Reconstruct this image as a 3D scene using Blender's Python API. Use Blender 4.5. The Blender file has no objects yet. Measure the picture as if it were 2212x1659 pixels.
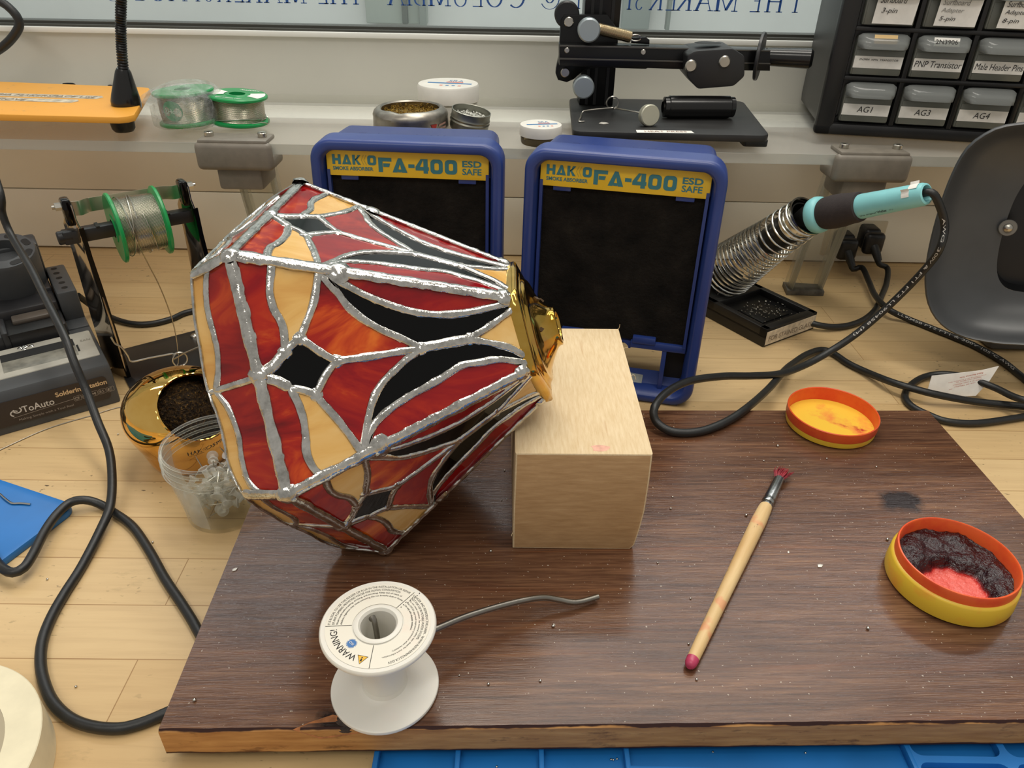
import bpy, bmesh, math, random, json
from mathutils import Matrix, Vector, Euler, noise
random.seed(7)
V = Vector
S = bpy.context.scene
COL = S.collection
rad = math.radians

# ------------------------------------------------------------------ camera
CAM_H, PITCH, ROLL, FPX = 0.40, rad(32.1), 0.019, 1600.0
_cp, _sp = math.cos(PITCH), math.sin(PITCH)
_R0, _U0, _F = V((1, 0, 0)), V((0, _sp, _cp)), V((0, _cp, -_sp))
_R = _R0 * math.cos(ROLL) + _U0 * math.sin(ROLL)
_U = -_R0 * math.sin(ROLL) + _U0 * math.cos(ROLL)
EYE = V((0, 0, CAM_H))
cam = bpy.data.objects.new('camera', bpy.data.cameras.new('camera'))
COL.objects.link(cam)
cam.data.sensor_width = 36.0
cam.data.lens = 36.0 * FPX / 2212.0
cam.data.clip_start = 0.01
cam.matrix_world = Matrix(((_R.x, _U.x, -_F.x, 0), (_R.y, _U.y, -_F.y, 0), (_R.z, _U.z, -_F.z, CAM_H), (0, 0, 0, 1)))
S.camera = cam

# ------------------------------------------------------------------ light
S.view_settings.view_transform = 'Standard'
S.view_settings.look = 'None'
S.view_settings.gamma = 1.0
S.view_settings.exposure = 0.0
S.cycles.transparent_max_bounces = 24
S.cycles.max_bounces = 10
world = bpy.data.worlds.new('room_ambient')
S.world = world
world.use_nodes = True
world.node_tree.nodes['Background'].inputs[0].default_value = (1.0, 0.96, 0.89, 1)
world.node_tree.nodes['Background'].inputs[1].default_value = 0.42

def area(name, loc, aim, sx, sy, watts, col):
    l = bpy.data.lights.new(name, 'AREA')
    l.shape = 'RECTANGLE'; l.size = sx; l.size_y = sy; l.energy = watts; l.color = col
    o = bpy.data.objects.new(name, l); COL.objects.link(o)
    o.location = loc
    o.rotation_euler = (V(aim) - V(loc)).to_track_quat('-Z', 'Y').to_euler()
    return o
area('ceiling_light_middle', (0.25, 0.60, 1.9), (0.15, 0.5, 0), 1.5, 0.35, 16, (1.0, 0.95, 0.86))
area('ceiling_light_window', (0.3, 1.45, 1.95), (0.15, 0.4, 0), 1.8, 0.30, 9, (1.0, 0.95, 0.86))
area('ceiling_light_front', (-0.5, -0.6, 1.9), (0, 0.5, 0), 1.5, 0.30, 10, (1.0, 0.95, 0.86))
area('corridor_light', (0.0, 2.0, 1.9), (0, 2.6, 0.6), 4.0, 0.3, 42, (0.98, 0.99, 1.0))

# ------------------------------------------------------------------ pixel rays onto real planes
def ray(px, py):
    return _R * ((px - 1106.0) / FPX) - _U * ((py - 829.5) / FPX) + _F
def at(px, py, z=0.0):
    d = ray(px, py); return EYE + d * ((z - CAM_H) / d.z)
def aty(px, py, Y):
    d = ray(px, py); return EYE + d * (Y / d.y)
def atd(px, py, depth):
    return EYE + ray(px, py) * depth
def atp(px, py, o, n):
    d = ray(px, py); return EYE + d * ((V(o) - EYE).dot(n) / d.dot(n))

# ------------------------------------------------------------------ materials
def lin(c):
    f = lambda u: u / 12.92 if u <= 0.04045 else ((u + 0.055) / 1.055) ** 2.4
    return (f(c[0] / 255), f(c[1] / 255), f(c[2] / 255), 1)
MATS = {}
class NT:
    def __init__(s, name):
        s.m = bpy.data.materials.new(name); s.m.use_nodes = True
        s.t = s.m.node_tree; s.b = s.t.nodes['Principled BSDF']; s.out = s.t.nodes['Material Output']
    def n(s, typ, **kw):
        x = s.t.nodes.new(typ)
        for k, v in kw.items():
            if k.startswith('i_'):
                x.inputs[k[2:].replace('_', ' ')].default_value = v
            else: setattr(x, k, v)
        return x
    def l(s, a, b): s.t.links.new(a, b)
    def coord(s, scale=(1, 1, 1), rot=(0, 0, 0)):
        tc = s.n('ShaderNodeTexCoord'); mp = s.n('ShaderNodeMapping')
        mp.inputs['Scale'].default_value = scale; mp.inputs['Rotation'].default_value = rot
        s.l(tc.outputs['Object'], mp.inputs[0]); return mp.outputs[0]
    def noise(s, scale, detail=4, rough=0.55, stretch=(1, 1, 1), rot=(0, 0, 0), dist=0.0):
        x = s.n('ShaderNodeTexNoise'); x.inputs['Scale'].default_value = scale; x.inputs['Detail'].default_value = detail
        x.inputs['Roughness'].default_value = rough; x.inputs['Distortion'].default_value = dist
        s.l(s.coord(stretch, rot), x.inputs['Vector']); return x.outputs['Fac']
    def ramp(s, fac, stops):
        r = s.n('ShaderNodeValToRGB'); e = r.color_ramp.elements
        while len(e) < len(stops): e.new(0.5)
        for k, (p, c) in zip(e, stops):
            k.position = p; k.color = lin(c) if len(c) == 3 else c
        s.l(fac, r.inputs[0]); return r.outputs[0]
    def mix(s, fac, a, b, mode='MIX'):
        x = s.n('ShaderNodeMix', data_type='RGBA', blend_type=mode)
        for v, i in ((fac, 0), (a, 6), (b, 7)):
            if isinstance(v, (int, float)): x.inputs[i].default_value = v
            elif isinstance(v, tuple): x.inputs[i].default_value = lin(v) if len(v) == 3 else v
            else: s.l(v, x.inputs[i])
        return x.outputs[2]
    def bump(s, fac, strength, dist=0.001):
        x = s.n('ShaderNodeBump'); x.inputs['Strength'].default_value = strength; x.inputs['Distance'].default_value = dist
        s.l(fac, x.inputs['Height']); s.l(x.outputs[0], s.b.inputs['Normal'])
    def set(s, col=None, rough=None, metal=None, spec=None, coat=None, trans=None, ior=None, alpha=None, sss=None):
        for k, v in (('Base Color', col), ('Roughness', rough), ('Metallic', metal), ('Specular IOR Level', spec), ('Coat Weight', coat),
                     ('Transmission Weight', trans), ('IOR', ior), ('Alpha', alpha), ('Subsurface Weight', sss)):
            if v is None: continue
            if isinstance(v, tuple): s.b.inputs[k].default_value = lin(v) if len(v) == 3 else v
            elif isinstance(v, (int, float)): s.b.inputs[k].default_value = v
            else: s.l(v, s.b.inputs[k])
        return s
def pm(name, col, rough=0.5, metal=0.0, var=0.0, vs=40, bump=0.0, bs=300, **kw):
    """plain material with a little procedural wear"""
    if name in MATS: return MATS[name]
    t = NT(name)
    if var:
        f = t.noise(vs, 3)
        a = tuple(max(0, c * (1 - var)) for c in col); b = tuple(min(255, c * (1 + var)) for c in col)
        t.set(col=t.ramp(f, [(0.3, a), (0.7, b)]))
    else: t.set(col=col)
    t.set(rough=rough, metal=metal, **kw)
    if bump: t.bump(t.noise(bs, 4), bump)
    MATS[name] = t.m; return t.m
def clear(name, tint, gloss=0.5, rough=0.03, body=0.0, bodycol=(235, 235, 232)):
    """thin clear plastic: see-through with a facing-dependent sheen"""
    t = NT(name)
    tr = t.n('ShaderNodeBsdfTransparent'); tr.inputs[0].default_value = lin(tint)
    t.set(col=bodycol, rough=rough, spec=0.5)
    lw = t.n('ShaderNodeLayerWeight'); lw.inputs['Blend'].default_value = 0.16
    mt = t.n('ShaderNodeMath', operation='MULTIPLY_ADD'); mt.inputs[1].default_value = gloss; mt.inputs[2].default_value = body
    mt.use_clamp = True
    t.l(lw.outputs['Fresnel'], mt.inputs[0])
    mx = t.n('ShaderNodeMixShader')
    t.l(mt.outputs[0], mx.inputs[0]); t.l(tr.outputs[0], mx.inputs[1]); t.l(t.b.outputs[0], mx.inputs[2])
    t.l(mx.outputs[0], t.out.inputs[0]); MATS[name] = t.m; return t.m

# ------------------------------------------------------------------ mesh builder
I4 = Matrix.Identity(4)
class MB:
    def __init__(s): s.v = []; s.f = []; s.m = []
    def add(s, vs, fs, mi=0, M=None):
        o = len(s.v)
        for p in vs:
            p = V(p); s.v.append(M @ p if M else p)
        for f in fs: s.f.append([o + i for i in f]); s.m.append(mi)
        return s
    def bm(s, b, mi=0, M=None):
        b.verts.index_update()
        return s.add([v.co.copy() for v in b.verts], [[v.index for v in f.verts] for f in b.faces], mi, M)
    def box(s, lo, hi, mi=0, M=None, bev=0.0, seg=2):
        b = bmesh.new(); bmesh.ops.create_cube(b, size=1)
        lo, hi = V(lo), V(hi); c = (lo + hi) / 2; d = hi - lo
        for v in b.verts: v.co = V((v.co.x * d.x, v.co.y * d.y, v.co.z * d.z)) + c
        if bev: bmesh.ops.bevel(b, geom=b.edges[:], offset=min(bev, 0.49 * min(abs(d.x), abs(d.y), abs(d.z))), segments=seg, profile=0.5, affect='EDGES')
        s.bm(b, mi, M); b.free(); return s
    def prism(s, poly, z0, z1, mi=0, M=None, bev=0.0, seg=2):
        b = bmesh.new(); n = len(poly)
        lo = [b.verts.new((x, y, z0)) for x, y in poly]; hi = [b.verts.new((x, y, z1)) for x, y in poly]
        b.faces.new(lo[::-1]); b.faces.new(hi)
        for i in range(n): b.faces.new((lo[i], lo[(i + 1) % n], hi[(i + 1) % n], hi[i]))
        bmesh.ops.recalc_face_normals(b, faces=b.faces[:])
        if bev:
            es = [e for e in b.edges if abs(e.verts[0].co.z - e.verts[1].co.z) < 1e-7]
            bmesh.ops.bevel(b, geom=es, offset=bev, segments=seg, profile=0.5, affect='EDGES')
        s.bm(b, mi, M); b.free(); return s
    def lathe(s, prof, seg=48, mi=0, M=None, a0=0.0, a1=2 * math.pi):
        vs = []; fs = []; n = len(prof); full = abs(a1 - a0 - 2 * math.pi) < 1e-6; cnt = seg if full else seg + 1
        for i in range(cnt):
            a = a0 + (a1 - a0) * i / seg
            for r, z in prof: vs.append((r * math.cos(a), r * math.sin(a), z))
        for i in range(seg):
            j = (i + 1) % cnt
            for k in range(n - 1):
                q = [i * n + k, j * n + k, j * n + k + 1, i * n + k + 1]
                if prof[k][0] < 1e-9: q = [q[0], q[2], q[3]]
                elif prof[k + 1][0] < 1e-9: q = [q[0], q[1], q[2]]
                fs.append(q)
        return s.add(vs, fs, mi, M)
    def cyl(s, p, q, r, seg=20, mi=0, r2=None, bev=0.0):
        p, q = V(p), V(q); L = (q - p).length; r2 = r if r2 is None else r2
        M = Matrix.Translation(p) @ (q - p).to_track_quat('Z', 'Y').to_matrix().to_4x4()
        b = min(bev, L * .4)
        pr = [(0, 0), (r - b, 0), (r, b), (r2, L - b), (r2 - b, L), (0, L)] if b else [(0, 0), (r, 0), (r2, L), (0, L)]
        return s.lathe(pr, seg, mi, M)
    def tube(s, pts, r, n=10, mi=0, closed=False, caps=True):
        pts = [V(p) for p in pts]; N = len(pts); rr = r if isinstance(r, (list, tuple)) else [r] * N
        tg = []
        for i in range(N):
            a = pts[(i - 1) % N] if closed or i else pts[0]; b = pts[(i + 1) % N] if closed or i < N - 1 else pts[-1]
            tg.append((b - a).normalized())
        up = tg[0].orthogonal().normalized(); vs = []; fs = []
        for i in range(N):
            up = (up - tg[i] * up.dot(tg[i])).normalized(); sd = tg[i].cross(up)
            for k in range(n):
                a = 2 * math.pi * k / n; vs.append(pts[i] + (up * math.cos(a) + sd * math.sin(a)) * rr[i])
        for i in range(N if closed else N - 1):
            j = (i + 1) % N
            for k in range(n):
                l = (k + 1) % n; fs.append((i * n + k, i * n + l, j * n + l, j * n + k))
        if caps and not closed:
            fs.append(tuple(range(n - 1, -1, -1))); fs.append(tuple((N - 1) * n + k for k in range(n)))
        return s.add(vs, fs, mi)
    def shear_tilt(s, k):
        for v in s.v: v.y += v.z * k
        return s
    def build(s, name, mats, parent=None, world=False, sharp=38, recalc=True):
        me = bpy.data.meshes.new(name)
        vs = s.v
        if world and parent is not None:
            Mi = RM[parent.name].inverted(); vs = [Mi @ v for v in vs]
        me.from_pydata([tuple(v) for v in vs], [], s.f)
        if recalc:
            b = bmesh.new(); b.from_mesh(me); bmesh.ops.recalc_face_normals(b, faces=b.faces[:]); b.to_mesh(me); b.free()
        mats = mats if isinstance(mats, (list, tuple)) else [mats]
        for m in mats: me.materials.append(m)
        me.polygons.foreach_set('material_index', s.m)
        me.polygons.foreach_set('use_smooth', [True] * len(me.polygons))
        me.set_sharp_from_angle(angle=rad(sharp))
        me.update()
        o = bpy.data.objects.new(name, me); COL.objects.link(o)
        if parent is not None: o.parent = parent; RM[o.name] = RM[parent.name]
        else: RM[o.name] = I4
        return o
RM = {}
def tag(o, label=None, cat=None, group=None, kind=None):
    if label: o['label'] = label
    if cat: o['category'] = cat
    if group: o['group'] = group
    if kind: o['kind'] = kind
    return o
def thing(name, label, cat, loc=(0, 0, 0), rz=0.0, group=None):
    o = bpy.data.objects.new(name, None); COL.objects.link(o); o.empty_display_size = 0.02
    o.location = loc; o.rotation_euler = (0, 0, rz)
    RM[o.name] = Matrix.Translation(V(loc)) @ Matrix.Rotation(rz, 4, 'Z')
    return tag(o, label, cat, group)
def copy_tree(o, parent=None):
    c = o.copy(); COL.objects.link(c); c.parent = parent
    for ch in [x for x in COL.objects if x.parent == o]: copy_tree(ch, c)
    return c
def smooth(pts, step=0.004, closed=False):
    """Catmull-Rom through the points, about one vertex per step"""
    P = [V(p) for p in pts]; N = len(P); out = []
    for i in range(N if closed else N - 1):
        g = lambda k: P[k % N] if closed else P[max(0, min(N - 1, k))]
        a, b, c, d = g(i - 1), g(i), g(i + 1), g(i + 2)
        m = max(1, int((c - b).length / step))
        for j in range(m):
            t = j / m
            out.append(0.5 * ((2 * b) + (c - a) * t + (2 * a - 5 * b + 4 * c - d) * t * t + (3 * b - a - 3 * c + d) * t ** 3))
    if not closed: out.append(P[-1])
    return out
def rrect(w, h, r, seg=6, cx=0.0, cy=0.0):
    o = []
    for qx, qy, a0 in ((1, 1, 0), (-1, 1, 90), (-1, -1, 180), (1, -1, 270)):
        for i in range(seg + 1):
            a = rad(a0 + 90 * i / seg); o.append((cx + qx * (w / 2 - r) + r * math.cos(a), cy + qy * (h / 2 - r) + r * math.sin(a)))
    return o
def facing(o, x, up=(0, 0, 1)):
    """matrix: local x along x, local y along up, local z = outward normal"""
    x = V(x).normalized(); z = x.cross(V(up)).normalized(); y = z.cross(x)
    return Matrix(((x.x, y.x, z.x, o[0]), (x.y, y.y, z.y, o[1]), (x.z, y.z, z.z, o[2]), (0, 0, 0, 1)))
_tc = {}
def glyphs(txt, bold=0.0, shear=0.0, res=3):
    k = (txt, bold, shear)
    if k in _tc: return _tc[k]
    cu = bpy.data.curves.new('t', 'FONT'); cu.body = txt; cu.size = 1; cu.offset = bold; cu.shear = shear; cu.resolution_u = res
    ob = bpy.data.objects.new('t', cu); COL.objects.link(ob)
    me = bpy.data.meshes.new_from_object(ob.evaluated_get(bpy.context.evaluated_depsgraph_get()))
    vs = [v.co.copy() for v in me.vertices]; fs = [list(p.vertices) for p in me.polygons]
    bpy.data.objects.remove(ob); bpy.data.curves.remove(cu); bpy.data.meshes.remove(me)
    x0 = min(v.x for v in vs); x1 = max(v.x for v in vs); y0 = min(v.y for v in vs); y1 = max(v.y for v in vs)
    _tc[k] = (vs, fs, x0, x1, y0, y1); return _tc[k]
def text(mb, txt, M, w=None, h=None, mi=0, bold=0.0, shear=0.0, lift=0.00012, align='l', flip=False, fn=None):
    """flat lettering, fitted to width w and/or height h, laid on the plane of M (or through fn(x,y))"""
    vs, fs, x0, x1, y0, y1 = glyphs(txt, bold, shear)
    sx = w / (x1 - x0) if w else None; sy = h / (y1 - y0) if h else None
    sx = sx or sy; sy = sy or sx
    W = (x1 - x0) * sx; dx = {'l': 0, 'c': -W / 2, 'r': -W}[align]
    q = []
    for v in vs:
        x = (v.x - x0) * sx; y = (v.y - y0) * sy
        if flip: x = W - x
        x += dx
        q.append(fn(x, y) if fn else V((x, y, lift)))
    return mb.add(q, fs, mi, None if fn else M)
def arc_text(mb, txt, M, r, a_start, a_end, h, mi=0, bold=0.0, z=0.0, fit=True):
    """clockwise round an arc, letter tops outward (degrees)"""
    L = rad(a_start - a_end) * (r + h / 2)
    def fn(x, y):
        a = rad(a_start) - x / (r + h / 2); R = r + y
        return M @ V((R * math.cos(a), R * math.sin(a), z))
    return text(mb, txt, None, w=L if fit else None, h=h, mi=mi, bold=bold, fn=fn)
def bar2d(mb, a, b, w, M, mi=0, lift=0.0):
    a, b = V(a), V(b); d = (b - a).normalized(); n = V((-d.y, d.x)) * (w / 2)
    return mb.add([(a.x + n.x, a.y + n.y, lift), (a.x - n.x, a.y - n.y, lift), (b.x - n.x, b.y - n.y, lift), (b.x + n.x, b.y + n.y, lift)], [(0, 1, 2, 3)], mi, M)
def facing_down(o, ang=0.0):
    return Matrix.Translation(V(o)) @ Matrix.Rotation(ang, 4, 'Z')

# ------------------------------------------------------------------ shared materials
black_pl = pm('black_plastic', (24, 24, 26), 0.38, var=0.15, vs=60)
black_rub = pm('black_rubber', (30, 31, 31), 0.42, var=0.12, vs=120, bump=0.15, bs=400)
steel = pm('steel', (190, 186, 176), 0.28, 1.0, var=0.06)
chrome = pm('chrome', (205, 203, 196), 0.12, 1.0)
white_pl = pm('white_plastic', (236, 233, 224), 0.4, var=0.03)
paper = pm('paper', (244, 241, 234), 0.7, var=0.03, vs=90)
ink = pm('black_ink', (38, 36, 36), 0.7)
acryl = clear('clear_acrylic', (249, 249, 247), gloss=0.4, body=0.02)
acryl_edge = clear('acrylic_edge', (228, 229, 224), gloss=0.5, body=0.40, bodycol=(226, 226, 220))
acryl_post = clear('acrylic_post', (244, 244, 240), gloss=0.6, body=0.10, bodycol=(214, 212, 204))
# ------------------------------------------------------------------ setting: bench, raceway, back wall, window, corridor
def bench_mat():
    t = NT('maple_butcher_block')
    br = t.n('ShaderNodeTexBrick'); br.offset = 0.37
    for k, v in (('Scale', 1.0), ('Mortar Size', 0.0004), ('Mortar Smooth', 0.3), ('Brick Width', 0.62), ('Row Height', 0.0435), ('Bias', -0.1)):
        br.inputs[k].default_value = v
    br.inputs['Color1'].default_value = lin((228, 206, 166)); br.inputs['Color2'].default_value = lin((216, 190, 146)); br.inputs['Mortar'].default_value = lin((172, 140, 98))
    t.l(t.coord(rot=(0, 0, -0.012)), br.inputs['Vector'])
    g = t.noise(9, 6, 0.6, (1.2, 22, 1), dist=0.6)
    c = t.mix(0.55, br.outputs['Color'], t.ramp(g, [(0.25, (208, 180, 138)), (0.55, (232, 211, 174)), (0.8, (240, 223, 190))]), 'MULTIPLY')
    c = t.mix(t.ramp(t.noise(3.3, 3), [(0.45, (0, 0, 0)), (0.75, (90, 90, 90))]), c, (204, 164, 104))
    sp = t.ramp(t.noise(230, 2, 0.5, (0.6, 1.3, 1)), [(0.655, (0, 0, 0)), (0.70, (255, 255, 255))])
    sp2 = t.ramp(t.noise(14, 3, 0.6), [(0.50, (0, 0, 0)), (0.66, (255, 255, 255))])
    m = t.mix(1.0, sp, sp2, 'MULTIPLY')
    c = t.mix(m, c, (92, 74, 52))
    sm = t.ramp(t.noise(28, 5, 0.7, (1, 2.6, 1)), [(0.60, (0, 0, 0)), (0.76, (150, 150, 150))])
    c = t.mix(sm, c, (120, 100, 72))
    t.set(col=c, rough=0.42, spec=0.4); t.bump(g, 0.12, 0.0006); return t.m
m_bench = bench_mat()
tag(MB().box((-1.4, -0.35, -0.04), (1.4, 0.985, 0.0), bev=0.002).build('workbench_top', m_bench),
    'pale maple butcher block bench top with dark specks under everything', 'workbench')

RY = 0.974
m_rw = pm('raceway_enamel', (232, 226, 210), 0.42, var=0.02, vs=6)
m_rw2 = pm('raceway_enamel_upper', (228, 221, 205), 0.42, var=0.02, vs=6)
m_cap = pm('raceway_cap', (240, 238, 232), 0.4, var=0.02, vs=8)
rw = thing('wiring_raceway', 'beige metal wiring raceway along back of bench below clear shelf', 'raceway', (0, RY, 0))
MB().box((-1.4, 0, 0.002), (1.4, 0.06, 0.083), bev=0.0012).build('lower_cover', m_rw, rw)
MB().box((-1.4, 0.0005, 0.0842), (1.4, 0.06, 0.176), bev=0.0012).build('upper_cover', m_rw2, rw)
MB().box((-1.4, -0.006, 0.1765), (1.4, 0.066, 0.1835), bev=0.001).build('top_cap', m_cap, rw)
op = MB().box((0.424, -0.003, 0.012), (0.506, 0.0002, 0.062), bev=0.0015).build('outlet_plate', pm('outlet_ivory', (196, 184, 158), 0.4), rw)
MB().box((0.430, -0.0045, 0.02), (0.455, -0.0028, 0.056), bev=0.001).build('socket', pm('outlet_ivory', (196, 184, 158), 0.4), op)
MB().box((0.466, -0.0045, 0.02), (0.492, -0.0028, 0.056), bev=0.001).build('socket', pm('outlet_ivory', (196, 184, 158), 0.4), op)

WY = 1.047
m_wall = pm('grey_wall_paint', (208, 206, 196), 0.5, var=0.015, vs=5)
def zat(py, Y=WY, px=600): return aty(px, py, Y).z
z_sill0, z_sill1, z_gas1 = zat(78), zat(66), zat(57)
tag(MB().box((-1.6, -1.6, -0.80), (1.6, WY + 0.06, -0.76)).build('floor', pm('floor_vinyl', (150, 146, 138), 0.5)), kind='structure')
tag(MB().box((-1.6, WY, -0.76), (1.6, WY + 0.06, z_sill0)).build('wall_back', m_wall), kind='structure')
tag(MB().box((-1.6, WY - 0.006, z_sill0), (1.6, WY + 0.06, z_sill1), bev=0.0012).build('trim_1', pm('sill_white', (238, 238, 232), 0.35)), kind='structure')
wf = tag(MB().box((-1.6, WY - 0.001, z_sill1), (1.6, WY + 0.05, z_gas1 - 0.002), bev=0.001).box((-1.6, WY + 0.006, z_gas1 - 0.002), (1.6, WY + 0.03, z_gas1 + 0.001)).build('window_1', [pm('gasket', (66, 66, 60), 0.5)]), kind='structure')
m_glass = clear('window_glass', (244, 248, 247), gloss=0.4, body=0.10, bodycol=(214, 220, 220))
MB().box((-1.6, WY + 0.012, z_gas1), (1.6, WY + 0.018, 0.72)).build('glass_pane', m_glass, wf)
# corridor beyond the glass
tag(MB().box((-4, 3.0, -0.8), (4, 3.1, 2.4)).build('wall_corridor', pm('corridor_paint', (214, 217, 216), 0.6, var=0.02, vs=3)), kind='structure')
def fars(px0, px1, Y, z0, z1, name, col, par=None):
    a, b = aty(px0, 30, Y), aty(px1, 30, Y)
    return MB().box((a.x, Y, z0), (b.x, Y + 0.04, z1), bev=0.004).build(name, pm(name + '_paint', col, 0.5), par)
dz = aty(850, 54, 2.9).z
d = tag(fars(790, 922, 2.94, dz, 2.1, 'door_1', (168, 178, 172)), kind='structure')
fars(868, 880, 2.92, dz, 2.1, 'door_edge', (96, 104, 100), d)
fars(905, 919, 2.91, dz - 0.02, 2.1, 'door_jamb', (140, 150, 146), d)
d2 = tag(fars(1345, 1405, 2.94, aty(1350, 66, 2.9).z, 2.1, 'door_2', (150, 160, 158)), kind='structure')
fars(1442, 1450, 2.92, aty(1350, 66, 2.9).z, 2.1, 'door_jamb', (150, 158, 156), d2)

# lettering on the window, reversed because it faces the corridor
SER = {  # strokes: (x0,y0,x1,y1,width) ; serif feet (x,y,half width)
 'T': ([(.5, 0, .5, 1, .13), (0, .98, 1, .98, .05), (.03, .98, .03, .8, .05), (.97, .98, .97, .8, .05)], [(.5, 0, .2)]),
 'H': ([(.18, 0, .18, 1, .13), (.82, 0, .82, 1, .13), (.18, .5, .82, .5, .05)], [(.18, 0, .17), (.82, 0, .17), (.18, 1, .17), (.82, 1, .17)]),
 'E': ([(.2, 0, .2, 1, .16), (.1, .98, .92, .98, .05), (.2, .52, .7, .52, .05), (.1, .02, .97, .02, .05), (.95, .02, .97, .24, .06), (.9, .98, .9, .8, .06)], [(.2, 0, .2), (.2, 1, .2)]),
 'M': ([(.14, 0, .14, 1, .05), (.14, 1, .5, .05, .12), (.5, .05, .86, 1, .05), (.86, 0, .86, 1, .12)], [(.14, 0, .13), (.86, 0, .14), (.1, 1, .1), (.9, 1, .1)]),
 'A': ([(.12, 0, .5, 1, .05), (.5, 1, .86, 0, .14), (.26, .36, .74, .36, .05)], [(.12, 0, .14), (.86, 0, .15)]),
 'K': ([(.2, 0, .2, 1, .14), (.2, .4, .82, 1, .05), (.4, .58, .88, 0, .14)], [(.2, 0, .19), (.2, 1, .19), (.88, 0, .17), (.82, 1, .15)]),
 'R': ([(.2, 0, .2, 1, .15), (.48, .5, .92, .02, .14)], [(.2, 0, .19), (.16, 1, .15), (.92, 0, .12)]),
 'P': ([(.25, 0, .25, 1, .17)], [(.25, 0, .22), (.2, 1, .18)]),
 'L': ([(.2, 0, .2, 1, .16), (.1, .02, .97, .02, .05), (.95, .02, .97, .24, .06)], [(.2, 0, .2), (.2, 1, .2)]),
 'I': ([(.5, 0, .5, 1, .35)], [(.5, 0, .5), (.5, 1, .5)]),
 'B': ([(.2, 0, .2, 1, .15)], [(.2, 0, .16), (.2, 1, .16)]),
 'U': ([(.16, .3, .16, 1, .13), (.85, .3, .85, 1, .05)], [(.16, 1, .16), (.85, 1, .14)]),
 'S': ([], []), 'C': ([(.92, .95, .92, .72, .05)], []), 'O': ([], []), '@': ([], []),
}
def arcpts(cx, cy, rx, ry, a0, a1, n=22): return [(cx + rx * math.cos(rad(a0 + (a1 - a0) * i / n)), cy + ry * math.sin(rad(a0 + (a1 - a0) * i / n))) for i in range(n + 1)]
CUR = {'R': [(arcpts(.45, .75, .36, .235, 90, -90), .1)], 'P': [(arcpts(.5, .73, .4, .255, 90, -90), .11)],
       'B': [(arcpts(.45, .76, .36, .22, 90, -90), .1), (arcpts(.47, .27, .44, .25, 90, -90), .12)],
       'U': [(arcpts(.505, .3, .345, .3, 180, 360), .09)], 'C': [(arcpts(.52, .5, .45, .5, 48, 312), .11)],
       'O': [(arcpts(.5, .5, .43, .49, 0, 360, 40), .11)], 'S': [(arcpts(.5, .75, .33, .24, 30, 270), .11), (arcpts(.5, .26, .37, .25, 90, -150), .13)],
       '@': [(arcpts(.5, .42, .48, .52, 330, 20, 40), .05), (arcpts(.5, .45, .2, .25, 0, 360, 24), .08)]}
wl = MB()
m_blue = pm('window_letter_blue', (38, 84, 158), 0.5)
LT = [('T', 1718, 30), ('H', 1671, 38), ('E', 1631, 22), ('M', 1568, 50), ('A', 1519, 40), ('K', 1477, 34), ('E', 1448, 21), ('R', 1417, 28), ('S', 1380, 18), ('P', 1353, 22), ('A', 1319, 38), ('C', 1281, 32), ('E', 1243, 20),
      ('@', 1187, 40), ('C', 1115, 37), ('O', 1068, 36), ('L', 1032, 22), ('U', 995, 33), ('M', 950, 48), ('B', 908, 26), ('I', 885, 12), ('A', 857, 38),
      ('T', 770, 30), ('H', 733, 36), ('E', 700, 22), ('M', 640, 48), ('A', 592, 38), ('K', 552, 34), ('E', 520, 21), ('R', 488, 28), ('S', 454, 18), ('P', 425, 22), ('A', 388, 38), ('C', 346, 34), ('E', 306, 20), ('@', 250, 40), ('C', 180, 37), ('O', 130, 36), ('L', 92, 22), ('U', 54, 33)]
LH = 0.0245; lz = aty(1670, 27, WY + 0.011).z
for ch, px, wpx in LT:
    x = aty(px, 20, WY + 0.011).x; w = wpx / 1600 * 0.985; lzz = lz + (0.0012 if ch == '@' else 0)
    Mx = Matrix(((-w, 0, 0, x + w / 2), (0, 0, -1, WY + 0.0112), (0, LH, 0, lzz), (0, 0, 0, 1)))
    k = LH / w
    for x0, y0, x1, y1, sw in SER[ch][0]:
        if abs(x1 - x0) < 1e-6 or (abs(y1 - y0) > .3):
            wl.add([(x0 - sw / 2, y0, 0), (x0 + sw / 2, y0, 0), (x1 + sw / 2, y1, 0), (x1 - sw / 2, y1, 0)], [(0, 1, 2, 3)], 0, Mx)
        else: wl.add([(x0, y0 - sw / 2, 0), (x1, y1 - sw / 2, 0), (x1, y1 + sw / 2, 0), (x0, y0 + sw / 2, 0)], [(0, 1, 2, 3)], 0, Mx)
    for sx, sy, hw in SER[ch][1]:
        s2 = 0.045 if sy < .5 else -0.045
        wl.add([(sx - hw, sy, 0), (sx + hw, sy, 0), (sx + hw, sy + s2, 0), (sx - hw, sy + s2, 0)], [(0, 1, 2, 3)], 0, Mx)
    for pts, sw in CUR.get(ch, []):
        for i in range(len(pts) - 1):
            (x0, y0), (x1, y1) = pts[i], pts[i + 1]
            dx, dy = (x1 - x0) * w, (y1 - y0) * LH; Ln = math.hypot(dx, dy); th = sw * (0.35 + 0.75 * abs(dy) / Ln) * w * .5
            nx, ny = -dy / Ln * th / w, dx / Ln * th / LH
            wl.add([(x0 + nx, y0 + ny, 0), (x0 - nx, y0 - ny, 0), (x1 - nx, y1 - ny, 0), (x1 + nx, y1 + ny, 0)], [(0, 1, 2, 3)], 0, Mx)
wl.build('lettering', m_blue, wf)

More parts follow.
